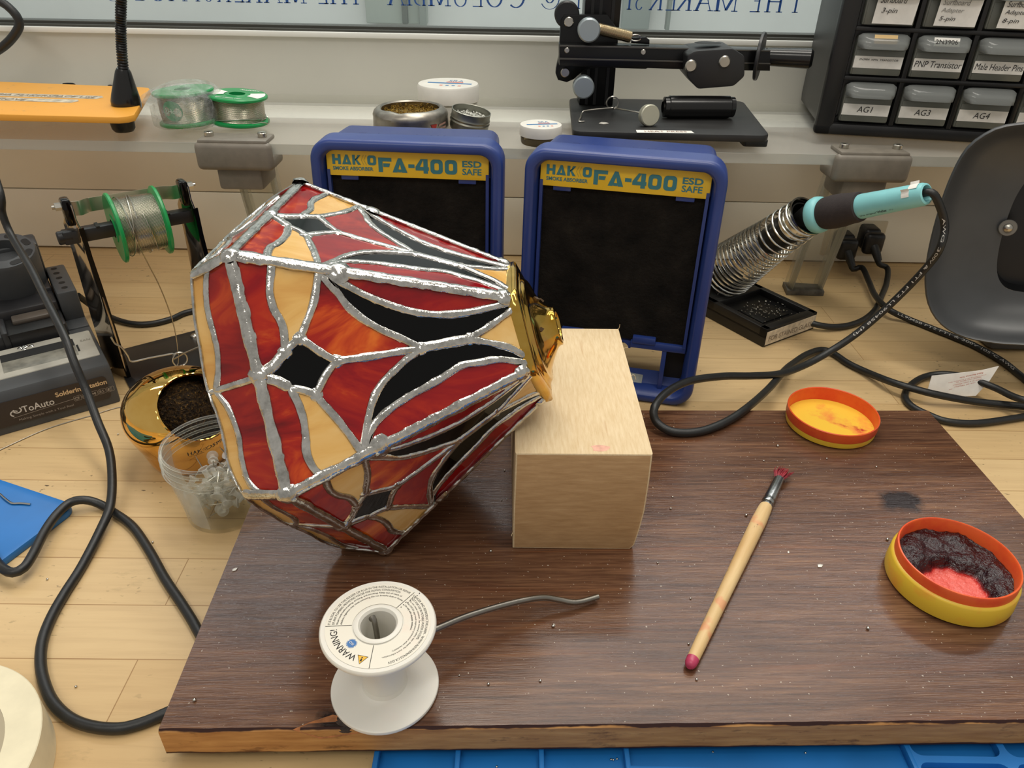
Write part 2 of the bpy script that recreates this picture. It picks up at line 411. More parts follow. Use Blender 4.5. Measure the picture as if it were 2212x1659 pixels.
# ------------------------------------------------------------------ clear shelf on two posts
SZ0, SZ = 0.186, 0.197   # underside and top of the shelf
SF = 0.787
sh = thing('clear_shelf', 'clear acrylic shelf along back of bench held by grey clamps on clear posts', 'shelf', (0, SF, 0))
sb = MB().box((-1.4, 0.0008, SZ0), (1.4, WY - SF - 0.004, SZ)).build('shelf_panel', acryl, sh)
MB().box((-1.4, 0, SZ0 + .0002), (1.4, 0.0008, SZ - .0002)).build('front_edge', acryl_edge, sb)
m_clamp = pm('clamp_grey', (126, 119, 108), 0.45, var=0.05, vs=80)
for X in (0.371, aty(545, 385, 0.82).x):
    # slanted clear channel post: foot further back than its top
    f0, f1 = V((X, 0.872 - SF, 0.0)), V((X, 0.827 - SF, 0.17))
    ax = (f1 - f0).normalized()
    Ln = (f1 - f0).length
    Rm = Matrix(((1, 0, 0, f0.x), (0, ax.z, ax.y, f0.y), (0, -ax.y, ax.z, f0.z), (0, 0, 0, 1)))
    p = MB().box((-0.020, -0.003, 0.004), (0.020, 0.003, Ln), M=Rm, bev=0.0006).build('post', acryl_post, sh)
    MB().box((-0.021, -0.006, 0.004), (-0.0165, 0.016, Ln), M=Rm, bev=0.0008).build('post_flange', acryl_post, p)
    MB().box((0.0165, -0.006, 0.004), (0.021, 0.016, Ln), M=Rm, bev=0.0008).build('post_flange', acryl_post, p)
    MB().prism([(-0.024, -0.009), (0.023, -0.010), (0.026, 0.012), (-0.021, 0.018)], 0.0, 0.007, M=Matrix.Translation((X, 0.872 - SF, 0)), bev=0.001).build('tape_foot', pm('grey_tape', (92, 88, 80), 0.6, var=0.3, vs=90), p)
    cb = MB().box((-0.040, -0.009, 0.171), (0.040, 0.030, 0.1855), M=Matrix.Translation((X, 0, 0)), bev=0.005, seg=3)
    cb.box((-0.040, -0.013, 0.171), (0.040, -0.001, 0.200), M=Matrix.Translation((X, 0, 0)), bev=0.0055, seg=3)
    cb.box((-0.036, -0.010, 0.1975), (0.036, 0.022, 0.2025), M=Matrix.Translation((X, 0, 0)), bev=0.002)
    cb.box((-0.024, -0.006, 0.148), (0.024, 0.044, 0.176), M=Matrix.Translation((X, 0.002, 0)), bev=0.004)
    c = cb.build('clamp', m_clamp, sh)
    for sx in (-0.028, 0.028):
        MB().lathe([(0.0018, 0.0055), (0.0018, 0.002), (0, 0.002)], 14, M=Matrix.Translation((X + sx, 0.006, 0.2015))).lathe([(0, 0), (0.0046, 0), (0.0048, 0.005), (0.0042, 0.0058), (0.0018, 0.0055)], 18, M=Matrix.Translation((X + sx, 0.006, 0.2015))).build('screw', steel, c)
SZ += 0.0004
# ------------------------------------------------------------------ stained glass lampshade lying on its side
# solder-line pattern of one side: u across the panel (-1000..1000), v from base to collar (0..1000)
PAT = json.loads('{"L":{"a":[[-8,0],[57,56],[168,108]],"b":[[168,108],[276,115],[390,120],[480,113],[559,103],[668,102],[757,108],[876,122],[999,136]],"c":[[168,108],[225,137],[280,170]],"d":[[280,170],[420,202],[606,241],[798,268],[1000,291]],"e":[[280,170],[186,207],[90,243],[19,276]],"f":[[19,276],[-96,229],[-266,177]],"g":[[-266,177],[-198,137],[-157,96]],"h":[[-157,96],[-81,59],[-8,0]],"i":[[19,276],[12,393],[16,501],[17,594]],"j":[[1000,291],[880,305],[752,337],[605,362],[461,404],[324,460],[161,541],[17,594]],"k":[[17,594],[37,684],[54,790]],"l":[[1000,291],[953,323],[862,367],[731,445],[599,550],[525,647],[532,761],[628,862],[885,1000]],"m":[[54,790],[330,903],[707,1000]],"n":[[54,790],[-96,872],[-271,940],[-593,1000]],"o":[[-1000,292],[-776,342],[-666,402],[-577,499],[-493,632],[-380,728],[-417,810],[-487,896],[-809,1000]],"p":[[17,594],[-63,549],[-174,491],[-339,413],[-565,354],[-1000,292]],"q":[[-157,96],[-299,109],[-450,114],[-605,108],[-712,98],[-819,101],[-927,114],[-1000,136]],"r":[[-266,177],[-369,195],[-523,225],[-685,251],[-829,271],[-1000,292]]},"R":[["R",[[1000,0],[999,136],[876,122],[757,108],[668,102],[559,103],[480,113],[390,120],[276,115],[168,108],[57,56],[-8,0]]],["A",[[999,136],[1000,291],[798,268],[606,241],[420,202],[280,170],[225,137],[168,108],[276,115],[390,120],[480,113],[559,103],[668,102],[757,108],[876,122]]],["K",[[-8,0],[57,56],[168,108],[225,137],[280,170],[186,207],[90,243],[19,276],[-96,229],[-266,177],[-198,137],[-157,96],[-81,59]]],["R",[[1000,291],[880,305],[752,337],[605,362],[461,404],[324,460],[161,541],[17,594],[16,501],[12,393],[19,276],[90,243],[186,207],[280,170],[420,202],[606,241],[798,268]]],["K",[[1000,291],[880,305],[752,337],[605,362],[461,404],[324,460],[161,541],[17,594],[37,684],[54,790],[330,903],[707,1000],[885,1000],[628,862],[532,761],[525,647],[599,550],[731,445],[862,367],[953,323]]],["R",[[1000,291],[953,323],[862,367],[731,445],[599,550],[525,647],[532,761],[628,862],[885,1000],[1000,1000]]],["A",[[54,790],[330,903],[707,1000],[-593,1000],[-271,940],[-96,872]]],["K",[[17,594],[37,684],[54,790],[-96,872],[-271,940],[-593,1000],[-809,1000],[-487,896],[-417,810],[-380,728],[-493,632],[-577,499],[-666,402],[-776,342],[-1000,292],[-565,354],[-339,413],[-174,491],[-63,549]]],["R",[[-1000,292],[-776,342],[-666,402],[-577,499],[-493,632],[-380,728],[-417,810],[-487,896],[-809,1000],[-1000,1000]]],["R",[[19,276],[12,393],[16,501],[17,594],[-63,549],[-174,491],[-339,413],[-565,354],[-1000,292],[-829,271],[-685,251],[-523,225],[-369,195],[-266,177],[-96,229]]],["A",[[-157,96],[-299,109],[-450,114],[-605,108],[-712,98],[-819,101],[-927,114],[-1000,136],[-1000,292],[-829,271],[-685,251],[-523,225],[-369,195],[-266,177],[-198,137]]],["R",[[-8,0],[-81,59],[-157,96],[-299,109],[-450,114],[-605,108],[-712,98],[-819,101],[-927,114],[-1000,136],[-1000,0]]]],"S":{"a":[[-18,0],[-30,496],[-45,1108]],"b":[[1000,591],[800,759],[621,823],[430,809],[253,833],[69,959],[-45,1108]],"c":[[-45,1108],[-186,916],[-346,824],[-495,797],[-683,852],[-856,840],[-937,738],[-1001,561]],"d":[[1000,1000],[800,1090],[584,1177],[357,1206],[116,1257],[-49,1257]],"e":[[-49,1257],[-192,1194],[-348,1154],[-493,1154],[-701,1184],[-854,1121],[-1000,1000]],"f":[[-45,1108],[-49,1257]]},"T":[["R",[[1000,0],[1000,591],[800,759],[621,823],[430,809],[253,833],[69,959],[-45,1108],[-30,496],[-18,0]]],["A",[[1000,591],[1000,1000],[800,1090],[584,1177],[357,1206],[116,1257],[-49,1257],[-45,1108],[69,959],[253,833],[430,809],[621,823],[800,759]]],["R",[[-18,0],[-30,496],[-45,1108],[-186,916],[-346,824],[-495,797],[-683,852],[-856,840],[-937,738],[-1001,561],[-1000,0]]],["A",[[-45,1108],[-186,916],[-346,824],[-495,797],[-683,852],[-856,840],[-937,738],[-1001,561],[-1000,1000],[-854,1121],[-701,1184],[-493,1154],[-348,1154],[-192,1194],[-49,1257]]]]}')
LB = [(0.1125, -0.0642, 0.0009), (0.1131, 0.067, -0.0024), (0.0003, 0.1303, -0.0016), (-0.1127, 0.065, 0.0), (-0.1127, -0.065, 0.0), (-0.0005, -0.129, 0.0029)]
LC = [(0.0389, -0.0255, 0.131), (0.0392, 0.0192, 0.1296), (0.0006, 0.0436, 0.1275), (-0.039, 0.0225, 0.1306), (-0.039, -0.0225, 0.1306), (-0.0004, -0.0441, 0.1328)]
LS = [(0.1061, -0.06, -0.0272), (0.1066, 0.0626, -0.0298), (0.0, 0.1228, -0.0285), (-0.1064, 0.0614, -0.0285), (-0.1064, -0.0614, -0.0285), (-0.0, -0.1228, -0.0285)]
LM = [[-0.16538, -0.22245, 0.96082], [-0.86277, 0.5046, -0.03168], [0.47778, 0.8342, 0.27537]]
LT0 = [-0.115, 0.4306, 0.1381]

Rl = Matrix(LM)
lamp_M = Matrix.Translation(V(LT0)) @ Rl.to_4x4()
lamp = bpy.data.objects.new('stained_glass_lampshade', None); COL.objects.link(lamp); lamp.matrix_world = lamp_M; RM[lamp.name] = lamp_M
lamp.empty_display_size = 0.02
tag(lamp, 'red and amber stained glass lampshade with silver solder lines lying tilted on pale wood block', 'lampshade')
LB = [V(p) for p in LB]; LC = [V(p) for p in LC]; LS = [V(p) for p in LS]
up_l = Rl.transposed() @ V((0, 0, 1))
for k in (4, 5): LB[k] += up_l * 0.0035; LS[k] += up_l * 0.0065

def glass_mat(name, stops, sc, rough=0.05, rot=0.5):
    t = NT(name)
    f = t.noise(sc, 5, 0.6, (1, 1, 0.13), rot=(0.2, rot, 0.1), dist=1.1)
    t.set(col=t.ramp(f, stops), rough=rough, spec=0.4, coat=0.1)
    t.b.inputs['Coat Roughness'].default_value = 0.03
    t.bump(t.noise(60, 3, 0.5), 0.05, 0.001); return t.m
g_red = glass_mat('red_streaky_glass', [(0.30, (92, 6, 10)), (0.42, (132, 12, 12)), (0.53, (160, 30, 14)), (0.61, (196, 74, 20)), (0.70, (222, 116, 36))], 30)
g_red2 = glass_mat('deep_red_glass', [(0.30, (98, 4, 14)), (0.48, (140, 8, 16)), (0.6, (168, 36, 14)), (0.74, (204, 90, 28))], 26, rot=0.9)
g_amb = glass_mat('amber_glass', [(0.25, (200, 142, 70)), (0.5, (222, 176, 102)), (0.8, (236, 204, 142))], 30)
g_blk = NT('black_glass').set(col=(3, 3, 3), rough=0.04, spec=0.22).m
def solder_mat():
    t = NT('solder'); n1 = t.noise(160, 4, 0.6); n2 = t.noise(420, 3, 0.6)
    t.set(col=t.ramp(n1, [(0.3, (166, 164, 158)), (0.5, (202, 200, 194)), (0.75, (226, 224, 218))]), metal=1.0, rough=t.ramp(n2, [(0.3, (74, 74, 74)), (0.7, (116, 116, 116))]))
    t.bump(n1, 0.5, 0.0012); return t.m
m_sol = solder_mat()

def lead(mb, pts, nrm, wd, ht, jit=0.16, n=10, step=0.0022):
    """rounded, slightly lumpy bead of solder along pts; nrm = surface normal"""
    P = smooth(pts, step); N = len(P); vs = []; fs = []; ph = random.random() * 50
    for i, p in enumerate(P):
        t = (P[min(N - 1, i + 1)] - P[max(0, i - 1)]).normalized(); s = t.cross(nrm).normalized()
        w = wd * (1 + jit * noise.noise((i * 0.21 + ph, 0, 0)) * 1.3); h = ht * (1 + jit * noise.noise((i * 0.5 + ph, 9, 0)) * 1.6)
        if i in (0, N - 1): w *= 0.7; h *= 0.7
        for k in range(n):
            a = 2 * math.pi * k / n; e = 1 + jit * 0.7 * noise.noise((i * 0.7 + ph, k * 1.3, 3))
            vs.append(p + s * (math.cos(a) * w * e) + nrm * (math.sin(a) * h * e))
    for i in range(N - 1):
        for k in range(n):
            l = (k + 1) % n; fs.append((i * n + k, i * n + l, i * n + n + l, i * n + n + k))
    fs.append(tuple(range(n - 1, -1, -1))); fs.append(tuple((N - 1) * n + k for k in range(n)))
    mb.add(vs, fs)
def blob(mb, c, nrm, r, h):
    s = nrm.orthogonal().normalized(); q = nrm.cross(s); ph = random.random() * 40; vs = [c + nrm * h]; fs = []
    for ring, (fr, fh) in enumerate(((0.45, 0.86), (0.8, 0.45), (1.0, -0.3))):
        for k in range(12):
            a = 2 * math.pi * k / 12; e = 1 + 0.3 * noise.noise((math.cos(a) + ph, math.sin(a), ring))
            vs.append(c + (s * math.cos(a) + q * math.sin(a)) * (r * fr * e) + nrm * (h * fh * e))
    for k in range(12):
        l = (k + 1) % 12; fs.append((0, 1 + k, 1 + l))
        for r_ in (0, 1): fs.append((1 + r_ * 12 + k, 13 + r_ * 12 + k, 13 + r_ * 12 + l, 1 + r_ * 12 + l))
    mb.add(vs, fs)
def quad(a, b, c, d):   # a,b base left/right ; d,c top left/right
    nrm = ((b - a).cross(d - a)).normalized(); mid = (a + b + c + d) / 4
    if nrm.dot(V((mid.x, mid.y, 0))) < 0: nrm = -nrm
    def f(q):
        u, v = (q[0] / 1000 + 1) / 2, q[1] / 1000
        return a.lerp(b, u).lerp(d.lerp(c, u), v)
    return f, nrm
NAME = {'R': 'red_glass', 'A': 'amber_glass', 'K': 'black_glass'}
GT = 0.0022
def pieces(par, regs, f, nrm, mats):
    for i, (ch, poly) in enumerate(regs):
        P = [f(q) for q in poly]; n = len(P); mb = MB()
        mb.add(P + [p - nrm * GT for p in P], [tuple(range(n)), tuple(range(2 * n - 1, n - 1, -1))] + [(j, n + j, n + (j + 1) % n, (j + 1) % n) for j in range(n)])
        mb.build(NAME[ch], mats[ch] if ch != 'R' else (g_red if (i * 7 + len(poly)) % 3 else g_red2), par, sharp=25)
GM = {'A': g_amb, 'K': g_blk, 'R': g_red}
pn = []; sn = []
for k in range(6):
    j = (k + 1) % 6
    f, nrm = quad(LB[k], LB[j], LC[j], LC[k]); pn.append(nrm)
    mb = MB()
    for key, ln in PAT['L'].items():
        lead(mb, [f(q) for q in ln], nrm, 0.0031 if key in 'akh' else 0.00235, 0.0013)
    for q in (PAT['L']['a'][-1], PAT['L']['i'][-1], PAT['L']['f'][0], PAT['L']['f'][-1], PAT['L']['d'][0], PAT['L']['k'][-1]): blob(mb, f(q), nrm, 0.0042, 0.0013)
    panel = mb.build('side_panel', m_sol, lamp, sharp=60)
    pieces(panel, PAT['R'], f, nrm, GM)
    f2, n2 = quad(LB[k], LB[j], LS[j], LS[k]); sn.append(n2)
    mb = MB()
    for key, ln in PAT['S'].items(): lead(mb, [f2(q) for q in ln], n2, 0.0008 if key in 'de' else 0.0021, 0.0013 if key not in 'de' else 0.0017)
    skirt = mb.build('skirt_panel', m_sol, lamp, sharp=60)
    pieces(skirt, PAT['T'], f2, n2, GM)
for k in range(6):
    j = (k + 1) % 6; h = (k - 1) % 6
    mb = MB(); nn = (pn[k] + pn[h]).normalized()
    lead(mb, [LB[k].lerp(LC[k], t / 10) for t in range(11)], nn, 0.0037, 0.0019, 0.2)
    blob(mb, LB[k].lerp(LC[k], 0.36), nn, 0.0072, 0.0027); blob(mb, LB[k], (nn + sn[k]).normalized(), 0.006, 0.0027); blob(mb, LC[k].lerp(LB[k], 0.03), nn, 0.0058, 0.0026)
    mb.build('hip_seam', m_sol, lamp, sharp=60)
    mb = MB(); lead(mb, [LB[k].lerp(LB[j], t / 8) for t in range(9)], (pn[k] + sn[k]).normalized(), 0.0035, 0.002, 0.2)
    blob(mb, (LB[k] + LB[j]) / 2, (pn[k] + sn[k]).normalized(), 0.0056, 0.0022)
    mb.build('crease_seam', m_sol, lamp, sharp=60)
    mb = MB(); lead(mb, [LB[k].lerp(LS[k], t / 4) for t in range(5)], (sn[k] + sn[h]).normalized(), 0.0036, 0.0018, 0.2)
    mb.build('skirt_seam', m_sol, lamp, sharp=60)
# brass collar cap on the narrow end
cc = sum(LC, V()) / 6; ez = V((0, 0, 1))
t = NT('brass_vase_cap'); bn = t.noise(40, 4)
t.set(col=t.ramp(bn, [(0.35, (186, 140, 48)), (0.6, (206, 168, 84)), (0.8, (200, 146, 86))]), metal=1.0, rough=t.ramp(t.noise(90, 3), [(0.3, (62, 62, 62)), (0.7, (104, 104, 104))]))
m_brass = t.m
def hexloop(r, z): return [cc + (LC[k] - cc).normalized() * r + ez * z for k in range(6)]
def hexband(mb, specs, seg=5):
    loops = []
    for r, z, rnd in specs:
        h = hexloop(r, z); L = []
        for k in range(6):
            a, b = h[k], h[(k + 1) % 6]
            for i in range(seg):
                p = a.lerp(b, i / seg); d = p - cc - ez * z
                L.append(cc + ez * z + d.lerp(d.normalized() * r * 0.93, rnd))
        loops.append(L)
    n = len(loops[0]); vs = [p for L in loops for p in L]
    mb.add(vs, [(a * n + i, a * n + (i + 1) % n, a * n + n + (i + 1) % n, a * n + n + i) for a in range(len(loops) - 1) for i in range(n)])
mb = MB()
hexband(mb, [(0.0405, -0.0035, 0), (0.0462, -0.003, 0), (0.0470, -0.001, 0), (0.0468, 0.0024, 0), (0.0458, 0.0036, 0), (0.0425, 0.0040, 0.02), (0.0405, 0.0042, .05)])
collar = mb.build('brass_collar', m_brass, lamp, sharp=50)
mb = MB()
hexband(mb, [(r, 0.0036 + (z - 0.0066) * 0.76, q) for r, z, q in [(0.0415, 0.0066, 0.05), (0.0405, 0.0078, .3), (0.0388, 0.0082, .6), (0.0372, 0.0092, .85), (0.0362, 0.0108, 1), (0.0345, 0.0112, 1), (0.0335, 0.0108, 1), (0.0315, 0.0114, 1), (0.0275, 0.0134, 1), (0.0235, 0.0160, 1), (0.0198, 0.0188, 1), (0.0168, 0.0212, 1), (0.0148, 0.0232, 1), (0.0138, 0.0252, 1), (0.0136, 0.0272, 1), (0.0124, 0.0280, 1), (0.0100, 0.0280, 1), (0.0095, 0.0265, 1), (0.0092, 0.018, 1)]], seg=8)
capo = mb.build('brass_vase_cap', m_brass, lamp, sharp=80)
for k in range(6):
    a = V(((LC[k] + LC[(k + 1) % 6]) / 2 - cc)); a.z = 0; a.normalize(); s = a.cross(ez)
    for dz_, rr in ((0.0108, 0.0224),):
        p = cc + a * rr + ez * dz_; nv = (a * 0.75 + ez * 0.66).normalized(); q = s.cross(nv)
        MB().add([p + nv * .0003 + s * x + q * y for x, y in ((-.0016, 0), (0, -.0022), (.0016, 0), (0, .0022))] + [p - nv * .0016 + s * x + q * y for x, y in ((-.0016, 0), (0, -.0022), (.0016, 0), (0, .0022))],
                 [(0, 1, 2, 3), (7, 6, 5, 4)] + [(i, 4 + i, 4 + (i + 1) % 4, (i + 1) % 4) for i in range(4)]).build('vent_hole', pm('vent_dark', (70, 48, 18), 0.5), capo)

# ------------------------------------------------------------------ stained board
BT, BB = 0.030, 0.0085
nl, fr = V((-0.1856, 0.2349, 0)), V((0.3765, 0.558, 0)); bth = rad(1.85)
e1, e2 = V((math.cos(bth), math.sin(bth), 0)), V((-math.sin(bth), math.cos(bth), 0))
BW, BD = (fr - nl).dot(e1), (fr - nl).dot(e2)
def board_mat(side):
    t = NT('board_edge_wood' if side else 'stained_board')
    if not side:
        g = t.noise(20, 8, 0.68, (1, 24, 1), dist=0.5); g2 = t.noise(6, 4, 0.6, (0.7, 14, 1), dist=0.8)
        fine = t.noise(150, 3, 0.6, (0.5, 9, 1))
        c = t.ramp(g, [(0.28, (62, 41, 30)), (0.46, (98, 67, 49)), (0.6, (120, 86, 63)), (0.76, (150, 110, 76))])
        c = t.mix(t.ramp(g2, [(0.55, (0, 0, 0)), (0.72, (140, 140, 140))]), c, (112, 62, 34))
        c = t.mix(t.ramp(fine, [(0.56, (0, 0, 0)), (0.72, (110, 110, 110))]), c, (150, 108, 74))
        c = t.mix(t.ramp(t.noise(5.5, 4, 0.6, (0.6, 5, 1), dist=0.7), [(0.36, (165, 165, 165)), (0.56, (0, 0, 0))]), c, (46, 27, 20))
        c = t.mix(t.ramp(t.noise(8, 4, 0.6, (0.35, 11, 1), rot=(0, 0, 0.03), dist=1.2), [(0.60, (0, 0, 0)), (0.70, (165, 165, 165))]), c, (132, 78, 42))
        du = t.ramp(t.noise(520, 1, 0.4), [(0.745, (0, 0, 0)), (0.77, (210, 210, 210))]); c = t.mix(du, c, (196, 184, 166))
        # dark knot
        tc = t.n('ShaderNodeTexCoord')
        for kx, ky, r, colk in ((0.489, 0.1825, 0.017, (34, 22, 19)), (0.0955, 0.004, 0.011, (30, 20, 15))):
            mp = t.n('ShaderNodeMapping'); mp.inputs['Location'].default_value = (-kx, -ky, 0)
            t.l(tc.outputs['Object'], mp.inputs[0])
            m2 = t.n('ShaderNodeVectorMath', operation='MULTIPLY'); m2.inputs[1].default_value = (0.8, 1.25, 0); t.l(mp.outputs[0], m2.inputs[0])
            ln = t.n('ShaderNodeVectorMath', operation='LENGTH'); t.l(m2.outputs[0], ln.inputs[0])
            ad = t.n('ShaderNodeMath', operation='MULTIPLY_ADD'); ad.inputs[1].default_value = 0.018; t.l(t.noise(70, 4), ad.inputs[0]); t.l(ln.outputs['Value'], ad.inputs[2])
            mr = t.n('ShaderNodeMapRange'); mr.inputs['From Min'].default_value = r + 0.009; mr.inputs['From Max'].default_value = r * 0.6 + 0.009; t.l(ad.outputs[0], mr.inputs['Value'])
            c = t.mix(mr.outputs[0], c, colk)
        t.set(col=c, rough=t.ramp(fine, [(0.3, (98, 98, 98)), (0.7, (140, 140, 140))]), spec=0.45); t.bump(fine, 0.22, 0.0004)
    else:
        g = t.noise(26, 6, 0.6, (1, 1, 9)); st = t.noise(70, 5, 0.7, (0.5, 1, 1.6))
        c = t.ramp(g, [(0.3, (160, 110, 62)), (0.6, (194, 144, 86)), (0.8, (210, 166, 108))])
        c = t.mix(t.ramp(st, [(0.57, (0, 0, 0)), (0.68, (210, 210, 210))]), c, (70, 38, 24))
        tc = t.n('ShaderNodeTexCoord'); sp = t.n('ShaderNodeSeparateXYZ'); t.l(tc.outputs['Object'], sp.inputs[0])
        ad = t.n('ShaderNodeMath', operation='MULTIPLY_ADD'); ad.inputs[1].default_value = 0.0045; t.l(t.noise(60, 4, 0.6, (0.4, 1, 1)), ad.inputs[0]); t.l(sp.outputs['Z'], ad.inputs[2])
        mr = t.n('ShaderNodeMapRange'); mr.inputs['From Min'].default_value = BT - BB + 0.0006; mr.inputs['From Max'].default_value = BT - BB + 0.0012; t.l(ad.outputs[0], mr.inputs['Value'])
        c = t.mix(mr.outputs[0], c, (48, 24, 20))
        mr = t.n('ShaderNodeMapRange'); mr.inputs['From Min'].default_value = 0.0048; mr.inputs['From Max'].default_value = 0.0038; t.l(ad.outputs[0], mr.inputs['Value'])
        c = t.mix(mr.outputs[0], c, (58, 32, 24))
        t.set(col=c, rough=0.6, spec=0.3); t.bump(st, 0.2, 0.0006)
    return t.m
m_board, m_bedge = board_mat(0), board_mat(1)
board = thing('wooden_board', 'dark walnut stained pine board with raw front edge lying on bench', 'board', (nl.x, nl.y, BB), bth)
H_ = BT - BB
mb = MB(); nx, ny = 90, 2
# top with a slightly worn front lip
vs = []; fs = []
for i in range(nx + 1):
    x = BW * i / nx; wv = 0.0004 * noise.noise((x * 60, 0, 0)); wz = 0.0003 * noise.noise((x * 90, 5, 0))
    vs += [(x, 0.0012 + wv, 0), (x, -0.0003 + wv, 0.001), (x, -0.0003 + wv, H_ - 0.0016), (x, 0.0011 + wv, H_ - 0.0001 + wz * .3), (x, BD, H_), (x, BD, 0)]
for i in range(nx):
    a, b = i * 6, i * 6 + 6
    for k in range(5): fs.append((a + k, b + k, b + k + 1, a + k + 1))
    fs.append((a + 5, b + 5, b, a))
fs.append((5, 4, 3, 2, 1, 0)); e = nx * 6; fs.append((e, e + 1, e + 2, e + 3, e + 4, e + 5))
mi = []
for i in range(nx): mi += [1, 1, 1, 0, 0, 0]
mi += [0, 0]
mb.add(vs, fs); mb.m = mi
mb.build('board_plank', [m_board, m_bedge], board, sharp=30)
# chipped front corner by the knot
kx = 0.0955
chip = MB()
chip.add([(kx - .024, -.0006, H_ + .0003), (kx - .010, -.0008, H_ - .008), (kx + .012, -.0008, H_ - .003), (kx + .010, .005, H_ + .0004), (kx - .004, .008, H_ + .0004), (kx - .016, .0035, H_ + .0004)], [(0, 1, 2, 3, 4, 5)])
chip.build('chipped_patch', pm('raw_split_wood', (150, 92, 46), 0.6, var=0.25, vs=120, bump=0.4, bs=250), board)
kn = MB(); kn.lathe([(0, .0018), (.003, .0016), (.0058, .0006), (.0072, -.001)], 14, M=Matrix.Translation((kx + .004, .0042, H_ - .0004)) @ Matrix.Rotation(0.25, 4, 'X') @ Matrix.Diagonal((1.0, .8, .8, 1)))
kn.build('knot', pm('charred_knot', (46, 34, 26), 0.7, var=0.5, vs=300, bump=0.8, bs=500), board)

# ------------------------------------------------------------------ balsa block
t = NT('balsa'); g = t.noise(60, 6, 0.65, (9, 1, 9)); p_ = t.noise(190, 2, 0.5, (1.4, 0.09, 1.4))
c = t.ramp(g, [(0.3, (212, 186, 144)), (0.6, (226, 204, 166)), (0.8, (233, 214, 180))])
c = t.mix(t.ramp(p_, [(0.66, (0, 0, 0)), (0.75, (160, 160, 160))]), c, (176, 128, 84)); t.set(col=c, rough=0.7, spec=0.25); t.bump(g, 0.25, 0.0005); m_balsa = t.m
t = NT('balsa_end_grain'); g = t.noise(70, 6, 0.65, (0.7, 1, 5)); t.set(col=t.ramp(g, [(0.3, (176, 140, 98)), (0.6, (196, 160, 116)), (0.8, (206, 174, 132))]), rough=0.75, spec=0.2); t.bump(g, 0.25, 0.0005); m_bend = t.m
blk = thing('wood_block', 'pale balsa wood block propping up the brass end of lampshade on dark board', 'block', (0.0025, 0.3746, BT), rad(1.0))
bp = MB()
prof = [(0, 0.0005), (0.0815, 0), (0.0845, 0.004), (0.0866, 0.018), (0.0882, 0.035), (0.0884, 0.06), (0.0880, 0.0832), (0.0005, 0.0832), (0.0, 0.04)]
Mx = Matrix(((1, 0, 0, 0), (0, 0, -1, 0), (0, 1, 0, 0), (0, 0, 0, 1)))
bp.prism(prof, -0.171, 0.0, M=Mx, bev=0.0012, seg=2)
for i, f in enumerate(bp.f):
    n_ = (bp.v[f[1]] - bp.v[f[0]]).cross(bp.v[f[2]] - bp.v[f[1]])
    if len(f) > 6: bp.m[i] = 1
bp.build('block_body', [m_balsa, m_bend], blk, sharp=30)
fb = MB()
for x, y, z, dx, dz_ in ((.0884, .17, .083, .0002, .005), (.0885, .1, .08, .004, -.002), (.0885, .14, .081, .003, .002), (.001, .0, .014, -.002, -.001)):
    fb.tube(smooth([(x - .001, y, z), (x + dx * .6, y, z + .0015), (x + dx, y - .001, z + dz_)], .001), 0.00022, 5)
fb.build('splinter', m_balsa, blk)
sm_ = MB(); sm_.prism([(0.055 + .006 * math.cos(a * .5) * (1 + .3 * math.sin(a * 1.7)), .006 + .0035 * math.sin(a * .5)) for a in range(12)], 0.08318, 0.08325)
sm_.build('flux_stain', pm('pink_stain', (226, 172, 150), 0.6, var=.08, vs=300), blk)
# ------------------------------------------------------------------ flux tins (two halves of one yellow tin)
def blotch(name, base, spots, sc, seed, rough=0.35, bump=0.0):
    t = NT(name); c = base
    for (lo, hi, col, k) in spots: c = t.mix(t.ramp(t.noise(sc * k, 4, 0.6, rot=(seed, k, 0)), [(lo, (0, 0, 0)), (hi, (255, 255, 255))]), c, col)
    t.set(col=c, rough=rough); 
    if bump: t.bump(t.noise(sc * 2.5, 4), bump, 0.002)
    return t.m
m_tin_out = blotch('yellow_tin_side', (228, 190, 58), [(0.5, 0.75, (234, 150, 56), 1.0)], 40, 1.0)
m_tin_or = blotch('orange_stained_rim', (232, 98, 44), [(0.45, 0.7, (222, 70, 38), 1.0)], 50, 2.0)
m_tin_in = blotch('flux_smeared_yellow', (240, 196, 66), [(0.50, 0.68, (234, 124, 70), 0.9), (0.62, 0.72, (190, 50, 44), 1.4)], 42, 3.0, 0.3)
l1 = thing('tin_lid', 'shallow yellow and orange tin lid smeared with flux at far edge of dark board', 'lid', (0.2782, 0.5332, BT))
MB().lathe([(0, 0.0002), (0.0345, 0), (0.0368, 0.0012), (0.0372, 0.003), (0.0372, 0.0062)], 72).build('lid_base', m_tin_out, l1)
MB().lathe([(0.0372, 0.006), (0.0378, 0.0072), (0.0378, 0.0148), (0.0372, 0.0154), (0.0366, 0.0148), (0.0362, 0.0026)], 72).build('rim', m_tin_or, l1)
MB().lathe([(0.0362, 0.0028), (0.030, 0.0022), (0, 0.0022)], 72).build('inside_face', m_tin_in, l1)

t2 = thing('flux_tin', 'open yellow tin of dark red flux paste at right of dark board', 'tin', (0.2925, 0.3515, BT), 0)
MB().lathe([(0, 0.0), (0.036, 0), (0.0388, 0.0018), (0.0392, 0.004), (0.0386, 0.0155), (0.0378, 0.0168), (0.0368, 0.0172)], 80).build('tin_body', m_tin_out, t2)
MB().lathe([(0.0368, 0.0165), (0.0368, 0.0235), (0.0364, 0.0244), (0.0356, 0.0246), (0.035, 0.0238), (0.0346, 0.006)], 80).build('rim', m_tin_or, t2)
